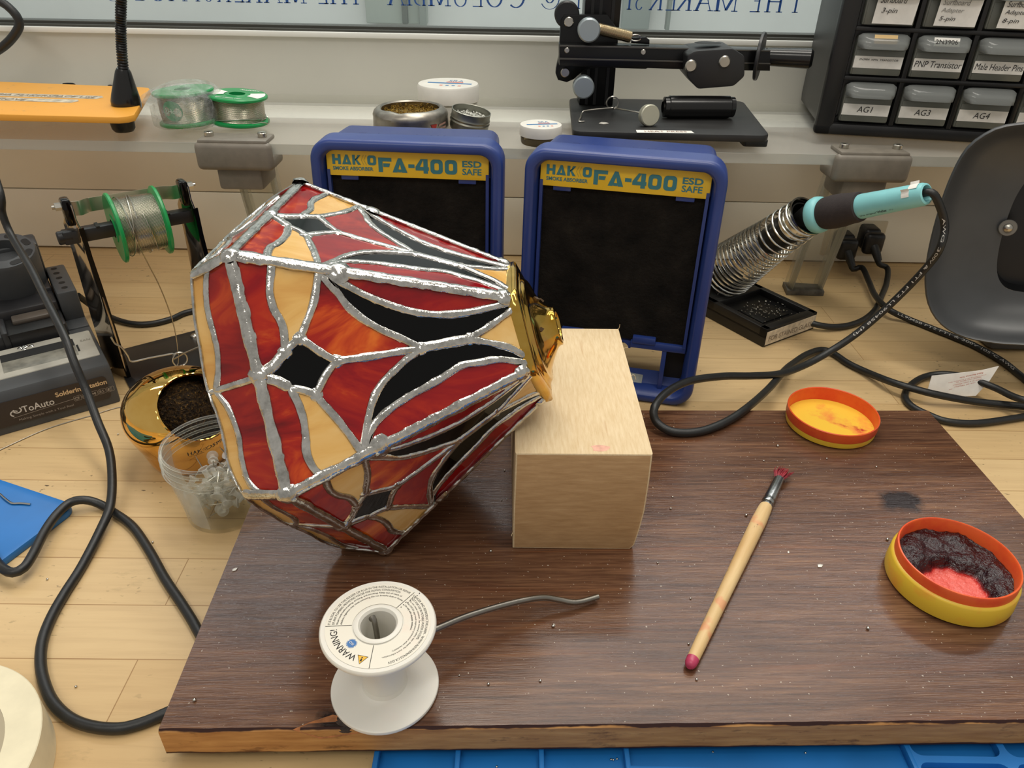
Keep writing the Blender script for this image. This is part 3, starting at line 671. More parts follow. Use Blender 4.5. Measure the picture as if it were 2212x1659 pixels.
# paste: glossy lump hugging the far and right walls, scooped out at the near left where the pink bottom shows
t = NT('red_flux_paste'); n1 = t.noise(120, 5, 0.6)
tc = t.n('ShaderNodeTexCoord'); sp = t.n('ShaderNodeSeparateXYZ'); t.l(tc.outputs['Object'], sp.inputs[0])
mr = t.n('ShaderNodeMapRange'); mr.inputs['From Min'].default_value = 0.0058; mr.inputs['From Max'].default_value = 0.0125; t.l(sp.outputs['Z'], mr.inputs['Value'])
t.set(col=t.ramp(mr.outputs[0], [(0.0, (236, 104, 92)), (0.14, (214, 60, 52)), (0.30, (100, 12, 18)), (0.5, (34, 4, 12))]), rough=0.09, spec=0.7)
t.bump(n1, 0.8, 0.006)
vs = []; fs = []; NR, NA = 26, 96
for i in range(NR + 1):
    r = 0.0346 * i / NR
    for k in range(NA):
        a = 2 * math.pi * k / NA; x, y = r * math.cos(a), r * math.sin(a)
        d = math.hypot((x + 0.004) / 1.25, y + 0.012) / 0.0185 + 0.22 * noise.noise((x * 130, y * 130, 2))
        s = max(0, min(1, (d - 0.72) / 0.5)); s = s * s * (3 - 2 * s)
        z = 0.0055 + 0.0105 * s * (0.82 + 0.25 * noise.noise((x * 90, y * 90, 7))) + (0.0016 * abs(noise.noise((x * 260, y * 260, 1))) if s > 0.1 else 0.0006 * noise.noise((x * 400, y * 400, 4)))
        vs.append((x, y, z))
for i in range(NR):
    for k in range(NA):
        l = (k + 1) % NA; fs.append((i * NA + k, i * NA + l, i * NA + NA + l, i * NA + NA + k))
MB().add(vs, fs).build('flux_paste', t.m, t2, sharp=180, recalc=False)

# ------------------------------------------------------------------ flux brush
ba, bb = at(1490, 1437, BT + 0.0042), at(1655, 1093, BT + 0.0055)
br_d = (bb - ba); BL = br_d.length; bang = math.atan2(br_d.y, br_d.x)
brush = thing('flux_brush', 'thin wooden brush with red stained bristles lying across dark board', 'paintbrush', (ba.x, ba.y, BT), bang)
t = NT('bare_birch'); f = t.noise(50, 5, 0.6, (0.25, 2, 2)); c = t.ramp(f, [(0.3, (206, 168, 112)), (0.7, (232, 204, 152))])
c = t.mix(t.ramp(t.noise(62, 3, 0.5), [(0.60, (0, 0, 0)), (0.68, (190, 190, 190))]), c, (222, 132, 96))
c = t.mix(t.ramp(t.noise(160, 3, 0.6, (0.4, 1, 1)), [(0.69, (0, 0, 0)), (0.74, (230, 230, 230))]), c, (62, 52, 44)); t.set(col=c, rough=0.5); m_birch = t.m
def spin(mb, prof, n=20):   # prof: (x, r, zc) along local x
    vs = []; fs = []
    for x, r, zc, fl in prof:
        for k in range(n):
            a = 2 * math.pi * k / n; vs.append((x, math.cos(a) * r, zc + math.sin(a) * r * fl))
    for i in range(len(prof) - 1):
        for k in range(n):
            l = (k + 1) % n; fs.append((i * n + k, i * n + n + k, i * n + n + l, i * n + l))
    fs.append(tuple(range(n))); fs.append(tuple((len(prof) - 1) * n + k for k in range(n - 1, -1, -1)))
    return mb.add(vs, fs)
spin(MB(), [(0.0045, .0036, .0038, 1), (BL * .12, .0039, .0041, 1), (BL * .4, .0044, .0046, 1), (BL * .7, .0051, .0053, 1), (BL * .88, .0054, .0056, 1), (BL * .97, .0049, .0056, 1), (BL + .002, .0042, .0056, 1)]).build('handle', m_birch, brush)
spin(MB(), [(-0.001, .0016, .0034, 1), (0.0, .0028, .0036, 1), (0.002, .0036, .0038, 1), (0.0056, .0038, .0038, 1)]).build('dipped_tip', pm('magenta_lacquer', (184, 62, 96), 0.35, var=.1), brush)
spin(MB(), [(BL - .001, .0045, .0056, 1), (BL + .002, .0046, .0056, 1), (BL + .003, .0041, .0056, 1), (BL + .005, .0047, .0057, 1), (BL + .0065, .0042, .0057, 1), (BL + .009, .0045, .0058, 1), (BL + .026, .0040, .0062, .8), (BL + .038, .0036, .0066, .5)]).build('ferrule', pm('tinned_ferrule', (170, 172, 170), 0.25, 1.0, bump=.1, bs=300), brush)
bm_ = MB()
for i in range(60):
    a = random.random() * 6.28; q = random.random() ** .5; y = .0032 * q * math.cos(a); z = .0066 + .0016 * q * math.sin(a); sp_ = .6 + random.random()
    bm_.tube([(BL + .036, y, z), (BL + .043, y * (1.3 + .5 * sp_), z + .0005), (BL + .049 + .004 * random.random(), y * (1.1 + 1.2 * random.random()) - .001, z - .001 * sp_)], [.00045, .0004, .00015], 5)
bm_.build('bristles', pm('red_bristles', (128, 34, 44), 0.4, var=.3, vs=200), brush)

# ------------------------------------------------------------------ white solder spool
spc = (-0.0685, 0.2640)
t = NT('frosted_white_plastic'); f = t.noise(30, 3)
c = t.mix(t.ramp(f, [(0.60, (0, 0, 0)), (0.78, (120, 120, 120))]), (230, 227, 217), (238, 200, 190)); t.set(col=c, rough=0.38, sss=0.25); t.b.inputs['Subsurface Radius'].default_value = (.006, .005, .004); m_frost = t.m
spl = thing('solder_spool', 'empty white plastic solder spool with warning label standing on front of dark board', 'spool', (spc[0], spc[1], BT))
ZT = 0.0525
MB().lathe([(0.0092, 0.0), (0.0285, 0.0), (0.0300, 0.0007), (0.0303, 0.0018), (0.0300, 0.0028), (0.0292, 0.0033), (0.016, 0.0037), (0.0128, 0.0052), (0.0121, 0.008)], 72).build('bottom_flange', m_frost, spl)
MB().lathe([(0.0121, 0.0075), (0.0119, 0.026), (0.0121, 0.0465), (0.0126, 0.0490)], 56).lathe([(0.0094, 0.0005), (0.0094, 0.0520)], 40).build('hub', m_frost, spl)
MB().lathe([(0.0120, 0.0478), (0.0128, 0.0487), (0.0285, 0.0490), (0.0303, 0.0497), (0.0308, 0.0509), (0.0306, 0.0521), (0.0299, 0.0528), (0.0284, 0.05265), (0.0130, 0.0525), (0.0129, 0.0533), (0.0118, 0.0538), (0.0104, 0.0536), (0.0094, 0.0520)], 72).build('top_flange', m_frost, spl)
t = NT('spool_label_paper'); f = t.noise(46, 3)
t.set(col=t.mix(t.ramp(f, [(0.56, (0, 0, 0)), (0.74, (170, 170, 170))]), (234, 229, 214), (238, 206, 190)), rough=0.6)
lab = MB().lathe([(0.0136, 0.0), (0.0276, 0.0)], 96, M=Matrix.Translation((0, 0, 0.05285))).build('label', t.m, spl, recalc=False)
lx = MB(); Z = Matrix.Translation((0, 0, 0.05295))
for r, a0, a1, h, s, bd in ((.0251, 183, 56, .00135, 'IT IS ILLEGAL TO USE THIS SOLDER OR FLUX IN THE INSTALLATION OR REPAIR', 0), (.0229, 183, 68, .00135, 'OF ANY PLUMBING PROVIDING WATER FOR HUMAN CONSUMPTION', 0),
        (.0207, 183, 62, .00135, 'Wash hands before eating, drinking, and smoking. Keep out of reach of', .008), (.0186, 183, 55, .00135, 'children. Ingestion may cause poisoning Do not breathe dust or fumes.', .008),
        (.0251, 51, -70, .00135, 'CANCER AND REPRODUCTIVE HARM - WWW.P65WARNINGS.CA.GOV', 0), (.0230, 49, -24, .0013, 'NOT FOR USE IN POTABLE WATER SYSTEMS.', 0), (.0211, 48, -76, .0013, 'Do not reuse container. See material safety data sheet for more information.', 0),
        (.0192, 47, -60, .0013, 'Use NIOSH approved respiratory protection when necessary.', 0), (.0173, 46, -12, .0013, 'Use only with adequate ventilation.', .008)):
    arc_text(lx, s, Z, r, a0, a1, h, 0, bd)
arc_text(lx, 'WARNING!', Z, .0212, 250, 191, .0037, 0, .004)
for a in (185, 53, 270):
    d = V((math.cos(rad(a)), math.sin(rad(a)))); bar2d(lx, d * .0137, d * .0275, .0003, Z, 0, .00003)
for i in range(9): bar2d(lx, V((.0105 + i * .0011, .0112 + i * .0011 + .0006 * (i % 3))), V((.0108 + i * .0011, .0118 + i * .0011 + .0006 * (i % 3))), .0005, Z, 0, .00003)
lx.build('lettering', ink, lab, recalc=False)
bd = V((math.cos(rad(228)), math.sin(rad(228)))) * .0172
Zb = Matrix.Translation((bd.x, bd.y, 0.05293))
MB().lathe([(0, 0), (.0024, 0)], 32, M=Zb).build('blue_seal', pm('seal_blue', (70, 120, 180), 0.6), lab, recalc=False)
sl = MB(); text(sl, 'ISO', Zb @ Matrix.Rotation(rad(228 - 90), 4, 'Z') @ Matrix.Translation((0, -.0006, .0001)), w=.0028, h=.0013, align='c')
for k in range(28):
    a = 2 * math.pi * k / 28
    if k % 7 != 3: bar2d(sl, V((math.cos(a), math.sin(a))) * .0027, V((math.cos(a + .16), math.sin(a + .16))) * .0027, .0003, Zb, 1)
sl.build('seal_lettering', [paper, pm('seal_blue', (70, 120, 180), 0.6)], lab, recalc=False)
td = V((math.cos(rad(258)), math.sin(rad(258)))) * .0228
Zt = Matrix.Translation((td.x, td.y, 0.05293)) @ Matrix.Rotation(rad(258 - 90), 4, 'Z')
MB().add([(-.0029, -.0022, 0), (.0029, -.0022, 0), (0, .0030, 0)], [(0, 1, 2)], 1, Zt).add([(-.0025, -.0019, .00004), (.0025, -.0019, .00004), (0, .0026, .00004)], [(0, 1, 2)], 0, Zt).add(
    [(-.0003, -.0004, .00008), (.0003, -.0004, .00008), (.0005, .0012, .00008), (-.0005, .0012, .00008)], [(0, 1, 2, 3)], 1, Zt).lathe([(0, .00008), (.0004, .00008)], 10, 1, Zt @ Matrix.Translation((0, -.001, 0))).build('warning_triangle', [pm('warning_yellow', (232, 182, 64), 0.6), ink], lab, recalc=False)
# solder wire end sticking out of the spool
m_wire = pm('solder_wire', (138, 134, 126), 0.34, 1.0, var=.08, vs=60)
wp = [at(878, 1384, .060), at(945, 1357, .058), at(1012, 1330, .054), at(1100, 1304, .048), at(1168, 1291, .043), at(1205, 1295, .039), at(1245, 1301, .0355), at(1292, 1289, .0345)]
sw = tag(MB().tube(smooth(wp, .002), .0019, 14).build('solder_wire', m_wire), 'thick grey solder wire end sticking out from white spool over dark board', 'solder wire')
w2 = [V((spc[0] - .0048, spc[1] + .0056, BT + .050)), V((spc[0] - .0034, spc[1] + .0048, BT + .052)), V((spc[0] - .0022, spc[1] + .0028, BT + .046)), V((spc[0] - .001, spc[1] + .0005, BT + .030)), V((spc[0] + .002, spc[1] - .004, BT + .0018))]
tag(MB().tube(smooth(w2, .002), .0015, 12).build('solder_wire', m_wire), 'short bent piece of solder wire inside hub of white spool', 'solder wire')

# ------------------------------------------------------------------ masking tape roll, blue mats
tcx, tcy, tr = -0.3127, 0.2125, 0.0667
tape = thing('tape_roll', 'cream masking tape roll at lower left corner of bench', 'tape', (tcx, tcy, 0))
MB().lathe([(0.0490, 0.0), (tr - .0004, 0.0), (tr, .0004), (tr, .0246), (tr - .0005, .025), (0.0490, .025), (0.0490, 0)], 90).build('tape_winding', pm('masking_tape', (234, 224, 192), 0.6, var=.03, vs=60, bump=.08, bs=200), tape)
MB().lathe([(0.0489, 0.0), (0.0489, .0248), (0.0462, .0248), (0.0462, 0), (0.0489, 0)], 90).build('card_core', pm('grey_card', (176, 164, 138), 0.8), tape)

m_mat = pm('blue_silicone', (28, 112, 186), 0.42, var=.05, vs=20)
c0 = at(165, 1090, .006); d1 = (at(0, 1035, .006) - c0); d1.z = 0; d1.normalize(); ma = math.atan2(d1.y, d1.x)
pad = thing('silicone_mat', 'plain blue silicone mat corner under black cord at left of bench', 'mat', (c0.x, c0.y, 0), ma)
MB().prism(rrect(.20, .13, .010, cx=.1, cy=.065), 0, .0062, bev=.0012).build('mat_slab', m_mat, pad)
q = [at(0, 1067, .0072), at(12, 1078, .0075), at(26, 1087, .0072), at(45, 1087, .0073), at(66, 1089, .0072)]
tag(MB().tube(smooth(q, .002), .0008, 8).build('wire_offcut', chrome), 'thin silver wire offcut lying on plain blue mat', 'wire')

tray = thing('parts_tray', 'blue silicone work mat with moulded compartments sticking out under front of board', 'mat', (-0.0725, 0.10, 0))
TW, TD = 0.46, 0.19
mb = MB().box((0, 0, 0), (TW, TD, .0028), bev=.001)
xs = [0.0015] + [at(p, 1640, .0082).x + 0.0725 for p in (988, 1170, 1356, 1972)] + [TW - .0015]
for x in xs: mb.box((x - .0015, 0, .002), (x + .0015, TD, .0083), bev=.0009)
yb = at(1600, 1653, .0082).y - 0.10
mb.box((0, -.0015 + .0015, .002), (TW, .003, .0083), bev=.0009).box((0, TD - .003, .002), (TW, TD, .0083), bev=.0009)
mb.box((xs[3], yb - .006, .002), (xs[4], yb - .001, .0083), bev=.001)
# small rounded cells at the right
x5 = xs[4]; cw = (TW - x5) / 3
yc0 = at(2000, 1641, .0082).y - .10
for i in range(3):
    for j, (ya, yz) in enumerate(((yc0 + .0015, yc0 + .021), (yc0 - .0195, yc0 - .0005), (yc0 - .0405, yc0 - .0215))):
        xa, xb = x5 + i * cw, x5 + (i + 1) * cw
        out = [(xa, ya - .001), (xb, ya - .001), (xb, yz + .001), (xa, yz + .001)]
        inn = rrect(xb - xa - .004, yz - ya - .002, .005, 5, (xa + xb) / 2, (ya + yz) / 2)
        M0 = len(mb.v); n = len(inn)
        # ring wall between the cell rim and its rounded well
        pv = [(x, y, .0081) for x, y in inn] + [(x, y, .003) for x, y in inn]
        oc = [(xb, yz + .001, .0081), (xa, yz + .001, .0081), (xa, ya - .001, .0081), (xb, ya - .001, .0081)]
        fs_ = [(k, (k + 1) % n, n + (k + 1) % n, n + k) for k in range(n)]
        q4 = n // 4
        for c_ in range(4):
            for k in range(q4 - 1): fs_.append((c_ * q4 + k, 2 * n + c_, c_ * q4 + k + 1))
            fs_.append((c_ * q4 + q4 - 1, 2 * n + c_, 2 * n + (c_ + 1) % 4, ((c_ + 1) * q4) % n))
        mb.add(pv + oc, fs_)
mb.build('tray_body', m_mat, tray)

# ------------------------------------------------------------------ black cord looping across the left of the bench
CR = 0.0034
cp = [(-40, 300, .215), (0, 415, .178), (5, 461, .158), (26, 512, .138), (65, 577, .125), (91, 629, .115), (117, 681, .106), (142, 733, .095), (161, 785, .080), (187, 845, .060), (211, 911, .042), (235, 971, .028), (242, 1031, .018), (238, 1092, .0112),
      (217, 1145, .007), (177, 1223, CR), (139, 1283, CR), (111, 1333, CR), (92, 1384, CR), (88, 1435, CR), (98, 1482, CR), (117, 1520, CR), (152, 1552, CR), (196, 1569, CR), (253, 1574, CR), (300, 1564, CR), (348, 1545, CR),
      (400, 1518, CR), (440, 1470, CR), (448, 1410, CR), (424, 1356, CR), (395, 1308, CR), (357, 1251, CR), (323, 1190, CR), (286, 1137, CR), (241, 1104, CR), (211, 1087, .006), (181, 1080, .0098), (151, 1086, .0102), (121, 1113, .0100), (96, 1149, .0100), (72, 1196, .0100), (52, 1226, .0100), (28, 1237, .0100), (9, 1230, .0100), (-6, 1216, .0100), (-40, 1165, .0100)]
tag(MB().tube(smooth([at(*p) for p in cp], .003), CR, 14).build('extension_cable', black_rub), 'thick black power cord looping over front of soldering station and under dark board', 'cord')

# ------------------------------------------------------------------ loose solder beads and flakes
bead = MB(); b = bmesh.new(); bmesh.ops.create_icosphere(b, subdivisions=2, radius=.00085)
for v in b.verts: v.co.z *= .85
bead.bm(b); b.free()
b0 = None
def put(o, loc, s, rz):
    o.location = loc; o.scale = (s,) * 3; o.rotation_euler = (0, 0, rz)
spots = [(1449, 1098), (1488, 1390), (1453, 1073), (1492, 1292), (1680, 963), (1917, 1165), (1612, 1113), (1421, 1215), (1055, 1477), (992, 1458), (1167, 1470), (1084, 1080), (1090, 1016), (1095, 1078), (1060, 1190), (1195, 1352), (420, 1512), (1893, 1008), (1875, 1357), (1505, 1467), (1786, 990), (1650, 995)]
btop = 'tiny silver solder bead scattered on dark board'
for i, (px, py) in enumerate(spots):
    p = at(px, py, BT + .0007); s = random.uniform(.7, 1.35)
    if b0 is None: o = b0 = tag(bead.build('solder_bead', chrome), btop, 'solder bead', 'solder beads on the dark board')
    else: o = b0.copy(); COL.objects.link(o)
    put(o, (p.x, p.y, BT + .0007 * s), s, random.random() * 6)
for px, py in ((540, 1500), (164, 1483), (330, 1171), (255, 938), (102, 1251)):
    p = at(px, py, .0007) if px != 540 else at(330, 1158, 0)
    if px == 540: continue
    o = b0.copy(); COL.objects.link(o); put(o, (p.x, p.y, .0007), 1.0, 0)
    tag(o, 'tiny silver solder bead lying on pale bench at left', 'solder bead', 'solder beads on the left of the bench')
for px, py in ((1320, 1640), (1325, 1641), (1333, 1639), (1540, 1624), (1740, 1626), (1073, 1656)):
    p = at(px, py, .0035); o = b0.copy(); COL.objects.link(o); put(o, (p.x, p.y, .0034), .8, 0)
    tag(o, 'tiny silver solder bead inside blue compartment mat', 'solder bead', 'solder beads in the blue tray')
flk = MB().prism([(-.0022, -.0005), (.0002, -.0016), (.0026, -.0002), (.0012, .0011), (-.0009, .0014)], 0, .0007, bev=.0002)
f0 = None
for px, py, s, rz, lb in ((1771, 1223, 1.0, .4, 'white solder flake on dark board between brush and flux tin'), (507, 1231, .9, .8, 'white solder flake near left edge of dark board'), (1703, 1193, .5, 1.2, 'small pale flake right of brush handle middle'), (1110, 1299, .9, .2, 'shiny solder flake beside the grey solder wire'), (1197, 1350, .45, 2, 'small pale flake in front of the grey solder wire')):
    p = at(px, py, BT)
    if f0 is None: o = f0 = flk.build('solder_flake', pm('pale_flake', (222, 218, 208), 0.4, .4))
    else: o = f0.copy(); COL.objects.link(o)
    put(o, (p.x, p.y, BT), s, rz); tag(o, lb, 'flake')

# ------------------------------------------------------------------ gold tip cleaner
bcx, bcy = -0.2785, 0.513
t = NT('gold_plating'); t.set(col=t.ramp(t.noise(30, 4), [(0.3, (222, 168, 74)), (0.7, (244, 200, 112))]), metal=1.0, rough=t.ramp(t.noise(70, 4), [(0.35, (22, 22, 22)), (0.7, (62, 62, 62))])); t.bump(t.noise(25, 2), .08, .002); m_gold = t.m
ball = thing('tip_cleaner', 'shiny gold dome tip cleaner with brass wool mouth behind clear pin jar', 'tip cleaner', (bcx, bcy, 0))
prof = [(0.0, .0003), (.030, .0003), (.0325, .002), (.034, .006), (.0378, .0195), (.0381, .0203), (.0384, .0209), (.0422, .031), (.0450, .041), (.0452, .049), (.0430, .0575), (.0385, .0650), (.031, .0715), (.022, .0760), (.011, .0784), (0, .0790)]
def refine(pr, m=3):
    P = smooth([V((r, 0, z)) for r, z in pr], .0025); return [(max(0, p.x), p.z) for p in P]
prof2 = refine(prof)
mdir = V((0.66, -0.42, 0.62)).normalized(); mc = V((0, 0, .042))
tmp = MB().lathe(prof2, 96)
keep = []; inside = lambda p: (p - mc).normalized().dot(mdir) > math.cos(rad(44))
vs = tmp.v; used = [f for f in tmp.f if not all(inside(vs[i]) for i in f)]
# snap the ragged rim of the mouth onto the cutting cone
cut = set(i for f in used for i in f if inside(vs[i]))
for i in cut:
    d = (vs[i] - mc); r = d.length; d.normalize(); ax = mdir.cross(d).normalized()
    vs[i] = mc + (Matrix.Rotation(rad(44), 3, ax) @ mdir) * r
sh_ = MB(); sh_.v = vs; sh_.f = used; sh_.m = [0] * len(used)
dome = sh_.build('gold_dome', m_gold, ball, sharp=60)
rim = []
for k in range(64):
    a = 2 * math.pi * k / 64; u = mdir.orthogonal().normalized(); w = mdir.cross(u)
    d = mdir * math.cos(rad(44)) + (u * math.cos(a) + w * math.sin(a)) * math.sin(rad(44))
    best = min((abs((v - mc).normalized().dot(d) - 1), (v - mc).length) for v in vs[::3])[1]; rim.append(mc + d * (best - .0004))
MB().tube(rim, .0011, 8, closed=True).build('mouth_lip', m_gold, ball)
t = NT('brass_wool'); n1 = t.noise(420, 4, .7); t.set(col=t.ramp(n1, [(0.4, (28, 20, 12)), (0.58, (70, 50, 24)), (0.72, (170, 130, 62))]), metal=.7, rough=.35); t.bump(n1, 1.0, .004); m_wool = t.m
wl_ = MB(); b = bmesh.new(); bmesh.ops.create_icosphere(b, subdivisions=5, radius=.0335)
for v in b.verts: v.co *= 1 + .05 * noise.noise(v.co * 160)
wl_.bm(b, 0, Matrix.Translation(mc + V((-.002, 0, -.002)))); b.free()
for i in range(150):
    a = random.random() * 6.28; q = random.random() ** .5 * .030; u = mdir.orthogonal().normalized(); w = mdir.cross(u)
    p = mc + mdir * (.0330 * math.sqrt(max(.05, 1 - (q / .0335) ** 2)) - .003) + u * q * math.cos(a) + w * q * math.sin(a); rr = .0012 + .001 * random.random(); e1_ = V((random.gauss(0, 1), random.gauss(0, 1), random.gauss(0, 1))).normalized(); e2_ = e1_.orthogonal().normalized()
    wl_.tube([p + (e1_ * math.cos(s * .9) + e2_ * math.sin(s * .9)) * rr for s in range(6)], .00022, 4)
wl_.build('brass_wool', m_wool, ball, sharp=60)
tx = MB()
def ong(x, y):   # wrap round the lower body
    z = .0265 + y; a = rad(-66) + x / .0412
    r = .0402 + (z - .0265) * .36 + .0004
    return V((r * math.cos(a), r * math.sin(a), z))
text(tx, 'HAK', None, w=.0115, h=.0044, bold=.02, fn=ong); 
text(tx, 'O599', None, w=.0155, h=.0044, bold=.02, fn=lambda x, y: ong(x + .0145, y))
for k in range(2): 
    for s_ in (0, 1):
        x0 = .0118 + k * .0014; P = [(x0 + .0012, .0044), (x0 + .0016, .0044), (x0 + .0004, .0022), (x0, .0022)] if s_ == 0 else [(x0, .0022), (x0 + .0004, .0022), (x0 + .0016, 0), (x0 + .0012, 0)]
        tx.add([ong(x, y) for x, y in P], [(0, 1, 2, 3)])
text(tx, 'TIP CLEANER', None, w=.0125, h=.001, fn=lambda x, y: ong(x + .0005, y - .0018))
tx.build('lettering', pm('engraved_brown', (52, 34, 14), 0.5), dome, recalc=False)

# ------------------------------------------------------------------ clear jar of push pins
jx, jy = -0.2240, 0.4445
jar = thing('pin_jar', 'clear plastic jar without lid holding clear push pins in front of gold tip cleaner', 'jar', (jx, jy, 0))
m_jar = clear('jar_plastic', (249, 249, 246), gloss=0.5, body=0.018)
m_jarb = clear('jar_rib', (246, 246, 242), gloss=0.7, body=0.08)
jb = MB().lathe([(0, .0012), (.027, .0008), (.0295, .0003), (.0300, .002), (.0308, .012), (.0330, .026), (.0352, .040), (.0360, .0455), (.0362, .0535), (.0364, .0640), (.0352, .0640), (.0350, .046), (.0340, .040), (.0318, .026), (.0296, .012), (.0285, .003), (0, .0026)], 80).build('jar_body', m_jar, jar)
rb = MB()
for z, r in ((.0645, .0360), (.0595, .0370), (.0545, .0372), (.0485, .0374)): rb.tube([V((r * math.cos(2 * math.pi * k / 80), r * math.sin(2 * math.pi * k / 80), z + (.0012 * math.sin(k * .16) if z < .06 else 0))) for k in range(80)], .00115, 8, closed=True)
rb.build('screw_thread', m_jarb, jar)
m_pin = clear('pin_plastic', (246, 246, 243), gloss=0.6, body=0.26, bodycol=(250, 250, 247))
ph = MB().lathe([(0, -.006), (.0036, -.006), (.0040, -.0054), (.0036, -.0046), (.0022, -.0036), (.0019, 0), (.0024, .0026), (.0043, .0034), (.0045, .0042), (.0038, .0048), (0, .0050)], 18).build('pushpin', m_pin)
nd = MB().tube([V((0, 0, -.0058)), V((0, 0, -.013)), V((0, 0, -.0165))], [.00045, .00045, .0001], 6).build('needle', steel, ph)
plab = 'clear plastic push pin lying in pile inside clear jar'
placed = []
for i in range(46):
    for tr_ in range(400):
        z = .0085 + .031 * (i / 46) ** .9; rm = .0215 + .10 * (z - .01)
        a = random.random() * 6.28; q = random.random() ** .5 * rm; p = V((q * math.cos(a), q * math.sin(a), z + random.uniform(-.002, .002)))
        if all((p - o).length > .0072 for o in placed): break
    placed.append(p)
    o = ph if i == 0 else ph.copy()
    if i: COL.objects.link(o); n_ = nd.copy(); COL.objects.link(n_); n_.parent = o
    inward = V((-p.x, -p.y, .004 + random.gauss(0, .006))) + V((random.gauss(0, .009), random.gauss(0, .009), random.gauss(0, .006)))
    o.rotation_euler = (-inward).to_track_quat('Z', 'Y').to_euler()
    o.location = V((jx, jy, 0)) + p
    tag(o, plab, 'push pin', 'clear push pins in the jar')
# ------------------------------------------------------------------ blue fume absorbers
m_ab = pm('blue_abs_plastic', (40, 61, 126), 0.34, var=.05, vs=14)
m_abd = pm('blue_abs_dark', (34, 50, 112), 0.4, var=.04, vs=14)
t = NT('carbon_filter'); n1 = t.noise(260, 5, .7); n2 = t.noise(40, 4)
t.set(col=t.ramp(n2, [(0.3, (18, 17, 16)), (0.6, (34, 31, 28)), (0.8, (50, 46, 40))]), rough=.95, spec=.15); t.bump(n1, 1.0, .003); m_filt = t.m
m_yel = pm('label_yellow', (232, 190, 44), 0.4, var=.02, vs=30); m_teal = pm('label_teal', (52, 120, 132), 0.45); m_tealo = pm('label_outline', (176, 160, 76), 0.5)
AW, AH = 0.174, 0.233
def block(mb, ch, M, x, y, w, h, mi=0, lift=.00012):
    """heavy square-cut capitals: stems t wide, bars q high"""
    t, q = .32 * w, .25 * h
    lv = iter(range(20))
    P = lambda pts: mb.add([(x + a, y + b, l_) for l_ in [lift + .00003 * next(lv)] for a, b in pts], [tuple(range(len(pts)))], mi, M)
    R = lambda a, b, c, d: P([(a, b), (c, b), (c, d), (a, d)])
    if ch == 'H': R(0, 0, t, h); R(w - t, 0, w, h); R(t, h / 2 - q / 2, w - t, h / 2 + q / 2)
    elif ch == 'A': P([(0, 0), (t, 0), (w * .56, h * .80), (w * .5, h), (w * .40, h)]); P([(w * .40, h), (w * .62, h), (w, 0), (w - t * 1.1, 0), (w * .50, h * .66)]); R(w * .36, h * .02, w * .62, h * .22)
    elif ch == 'K': R(0, 0, t, h); P([(t, h * .40), (w - t * 1.1, h), (w, h), (w * .56, h * .52), (t, h * .58)]); P([(w * .34, h * .50), (w * .56, h * .52), (w, 0), (w - t * 1.15, 0)])
    elif ch == 'F': R(0, 0, t, h); R(t, h - q, w, h); P([(t * 1.15, h * .36), (w * .80, h * .36), (w * .88, h * .36 + q), (t * 1.15, h * .36 + q)])
    elif ch == '-': R(0, h * .36, w, h * .36 + q)
    elif ch == '4': R(w * .60, 0, w * .60 + t, h); P([(0, h * .20), (w, h * .20), (w, h * .20 + q), (0, h * .20 + q)]); P([(0, h * .20 + q), (t, h * .20 + q), (w * .62, h), (w * .40, h)])
    else:
        o = rrect(w, h, min(w, h) * .30, 6, w / 2, h / 2); i_ = rrect(w - 2 * t, h - 2 * q, min(w, h) * .12, 6, w / 2, h / 2); n = len(o)
        mb.add([(x + a, y + b, lift) for a, b in o + i_], [(k, (k + 1) % n, n + (k + 1) % n, n + k) for k in range(n)], mi, M)
